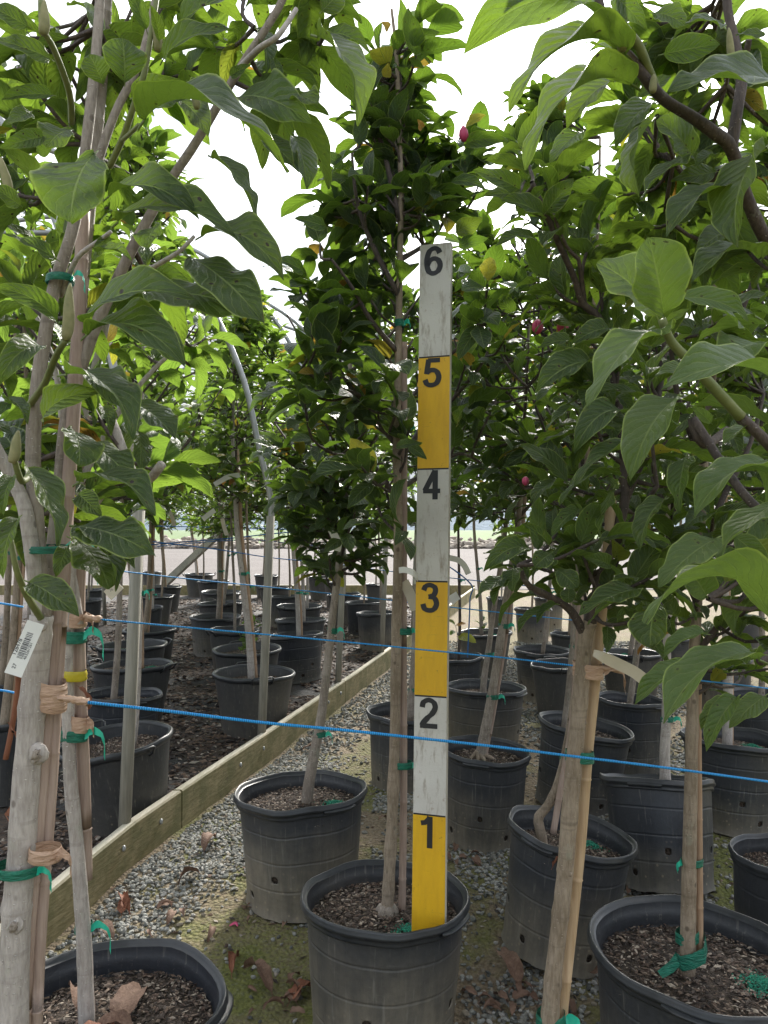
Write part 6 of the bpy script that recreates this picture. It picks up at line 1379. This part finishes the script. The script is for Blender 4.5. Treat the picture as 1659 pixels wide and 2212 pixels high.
for x, y, L, lab in [(440, 1845, .13, 'curled brown leaf on the gravel strip, highest of three'), (435, 1890, .10, 'pale tan leaf where gravel meets moss'), (265, 1930, .12, 'reddish brown leaf on the gravel near the plank'), (262, 1975, .10, 'rolled leaf on the gravel below the reddish brown one'),
                     (250, 2030, .12, 'brown leaf beside the slim stem on the gravel'), (360, 2005, .08, 'flat tan leaf on the moss'), (575, 1965, .13, 'crumpled leaf against the foot of the dusty pot'), (600, 1975, .12, 'dark leaf under the dusty pot edge'), (545, 1958, .10, 'leaf left of the dusty pot foot'),
                     (590, 2150, .14, 'broad brown leaf left of the middle pot'), (500, 2115, .12, 'leaf just right of the wide corner pot'), (620, 2175, .12, 'leaf at the lower edge left of the middle pot'), (1130, 2150, .15, 'red veined leaf at the foot of the leaning trunk'), (1150, 2190, .13, 'torn leaf lowest beside the leaning trunk'),
                     (1270, 2110, .12, 'leaf between the leaning trunk and the corner pot'), (1560, 1795, .12, 'leaf behind the large corner pot'), (520, 1765, .10, 'brown leaf touching the gravel by the dusty pot rim'), (985, 1900, .10, 'leaf on the gravel right of the middle pot'), (690, 1620, .10, 'leaf beside the plank far along the gravel'), (1280, 1840, .08, 'small leaf between the slumped and tipped pots')]:
    dead(ground_at(x, y), L, lab)
pz = POTINFO['bl']
for x, y, L, lab, i in [(240, 2160, .16, 'large folded dead leaf on the soil of the lower left pot', 2), (205, 2175, .13, 'dead leaf leaning on the slim stem in the lower left pot', 1), (300, 2155, .12, 'dead leaf at the right on the lower left pot soil', 4), (260, 2195, .15, 'orange brown dead leaf at the very bottom of the lower left pot', 0)]:
    q = P(x, y, pz['d'] - .03); q.z = pz['zs'] + .02; q = Vector((q.x, q.y, q.z)); dead(q, L, lab, i=i)
q = P(1190, 1822, 2.3); q.z = POTINFO['p3']['zs'] + .02; dead(q, .09, 'dead leaf on the soil of the slumped pot')
for (x0, y0, x1, y1, d_, L_, lab, i) in [(18, 1560, 10, 1760, 1.35, .25, 'large hanging rust brown dead leaf at the left edge', 3), (165, 1480, 190, 1535, 1.5, .09, 'rust brown leaf tip behind the pale trunk', 0), (12, 1760, 8, 1960, 1.4, .22, 'second rust brown leaf hanging lower at the left edge', 3)]:
    a_, b_ = P(x0, y0, d_), P(x1, y1, d_); o = link('dead_leaf', dead_m[i]); o.matrix_world = leaf_matrix(a_, b_ - a_, Vector((.9, -.5, .1)), (b_ - a_).length, .45); tag(o, lab, 'dead leaf')
mb = MB(); mb.tube(smooth_path([P(12, 1640, 1.36), P(28, 1560, 1.36), P(40, 1470, 1.35), P(34, 1452, 1.34)], 4), [.005] * 12 + [.0045], 8); single('bare_stem', mb, M['dead_red'], 'cut dark red stem with a hanging dead leaf at the left edge', 'stem', P(12, 1640, 1.36))
VV, FF, UU, off = [], [], [], 0
for (cx_, cy_, n_, sp_) in ((585, 1968, 14, 45), (1140, 2165, 16, 60), (600, 2165, 10, 60), (1560, 1760, 14, 60), (330, 1960, 8, 90), (1290, 1900, 12, 70), (880, 1760, 8, 60), (1010, 1850, 8, 40)):
    for _ in range(n_):
        g_p = ground_at(cx_ + R.gauss(0, sp_), cy_ + R.gauss(0, sp_ * .35)); V, Fc, UV = dead_t[R.randrange(6)]
        m_ = np.array(Matrix.Translation(g_p) @ Euler((R.uniform(-.6, .6), R.uniform(-.3, .3), R.uniform(0, 6.28))).to_matrix().to_4x4() @ Matrix.Scale(R.uniform(.03, .075), 4))
        VV.append(V @ m_[:3, :3].T + m_[:3, 3]); FF.append(Fc + off); UU.append(UV); off += len(V)
o = link('leaf_litter', fast_mesh('leaf_litter', np.concatenate(VV), np.concatenate(FF), [M['dead']], np.concatenate(UU))); o['kind'] = 'stuff'
# fallen petal, sprout
q = ground_at(743 / 2 + 370 - 250, 1592.6 + 412); mb = MB(); q = ground_at(495, 2004); mb.tube(smooth_path([q, q + Vector((.02, .004, .008)), q + Vector((.03, -.012, .004))], 4), [.002, .005, .007, .008, .007, .006, .004, .003, .001], 7, squash=.4); single('fallen_petal', mb, M['petal'], 'pink fallen petal lying on the moss', 'petal', q)
pi_ = POTINFO['l3']; sp = Tree('sprout', Vector((pi_['x'] + .02, pi_['d'] - .12, pi_['zs'])), 'leafy lime green sprout growing at the base of the pale trunk', 'sprout', leafmat='leaf_mid', bark='shoot', leafkind='small', leaflen=.09, seed=70)
for k in range(3):
    b_ = sp.base + Vector((.02 * k - .02, 0, 0)); sp.limb([b_, b_ + Vector((.01 * (k - 1), 0, .1)), b_ + Vector((.04 * (k - 1), -.02, .2 + .04 * k))], .003, .002, 'stem', 5, 'shoot', 3)
for k in range(26): sp.leaves.append((sp.base + Vector((R.uniform(-.06, .06), R.uniform(-.05, .03), R.uniform(.03, .26))), Vector((R.uniform(-1, 1), R.uniform(-1, .4), .3)), UP + Vector((R.uniform(-.4, .4), -.3, 0)), R.uniform(.05, .09), 1.2, .1))
sp.finish(26)
pi_ = POTINFO['p8']; sp = Tree('sprout', Vector((pi_['x'] + .0, pi_['d'] - .02, pi_['zs'])), 'tiny red and green seedling right of the board', 'sprout', leafmat='leaf_mid', bark='bark_dark', leafkind='small', leaflen=.09, seed=71)
b_ = sp.base; sp.limb([b_, P(988, 1385, pi_['d']), P(984, 1350, pi_['d'])], .002, .0015, 'stem', 5, None, 3)
for (bx_, by_), (tx_, ty_), tn in (((986, 1375), (1029, 1389), .5), ((984, 1350), (1008, 1348), .9), ((984, 1352), (968, 1340), .3), ((985, 1365), (972, 1372), .0)):
    a_, e_ = P(bx_, by_, pi_['d']), P(tx_, ty_, pi_['d'] - .05); sp.leaves.append((a_, e_ - a_, UP + Vector((0, -.8, 0)), (e_ - a_).length, 1.2, tn))
sp.finish(8)

# ------------------------------------------------------------------ air
n = NM('air'); v = n.t.nodes.new('ShaderNodeVolumePrincipled'); v.inputs['Density'].default_value = .0003; v.inputs['Color'].default_value = (.80, .90, 1, 1)
n.t.links.new(v.outputs[0], n.out.inputs['Volume'])
mb = MB(); mb.box((0, 640, 16.4), (1900, 1760, 35.2)); o = link('haze', mb.mesh('haze', n.m, smooth=False)); o['kind'] = 'stuff'
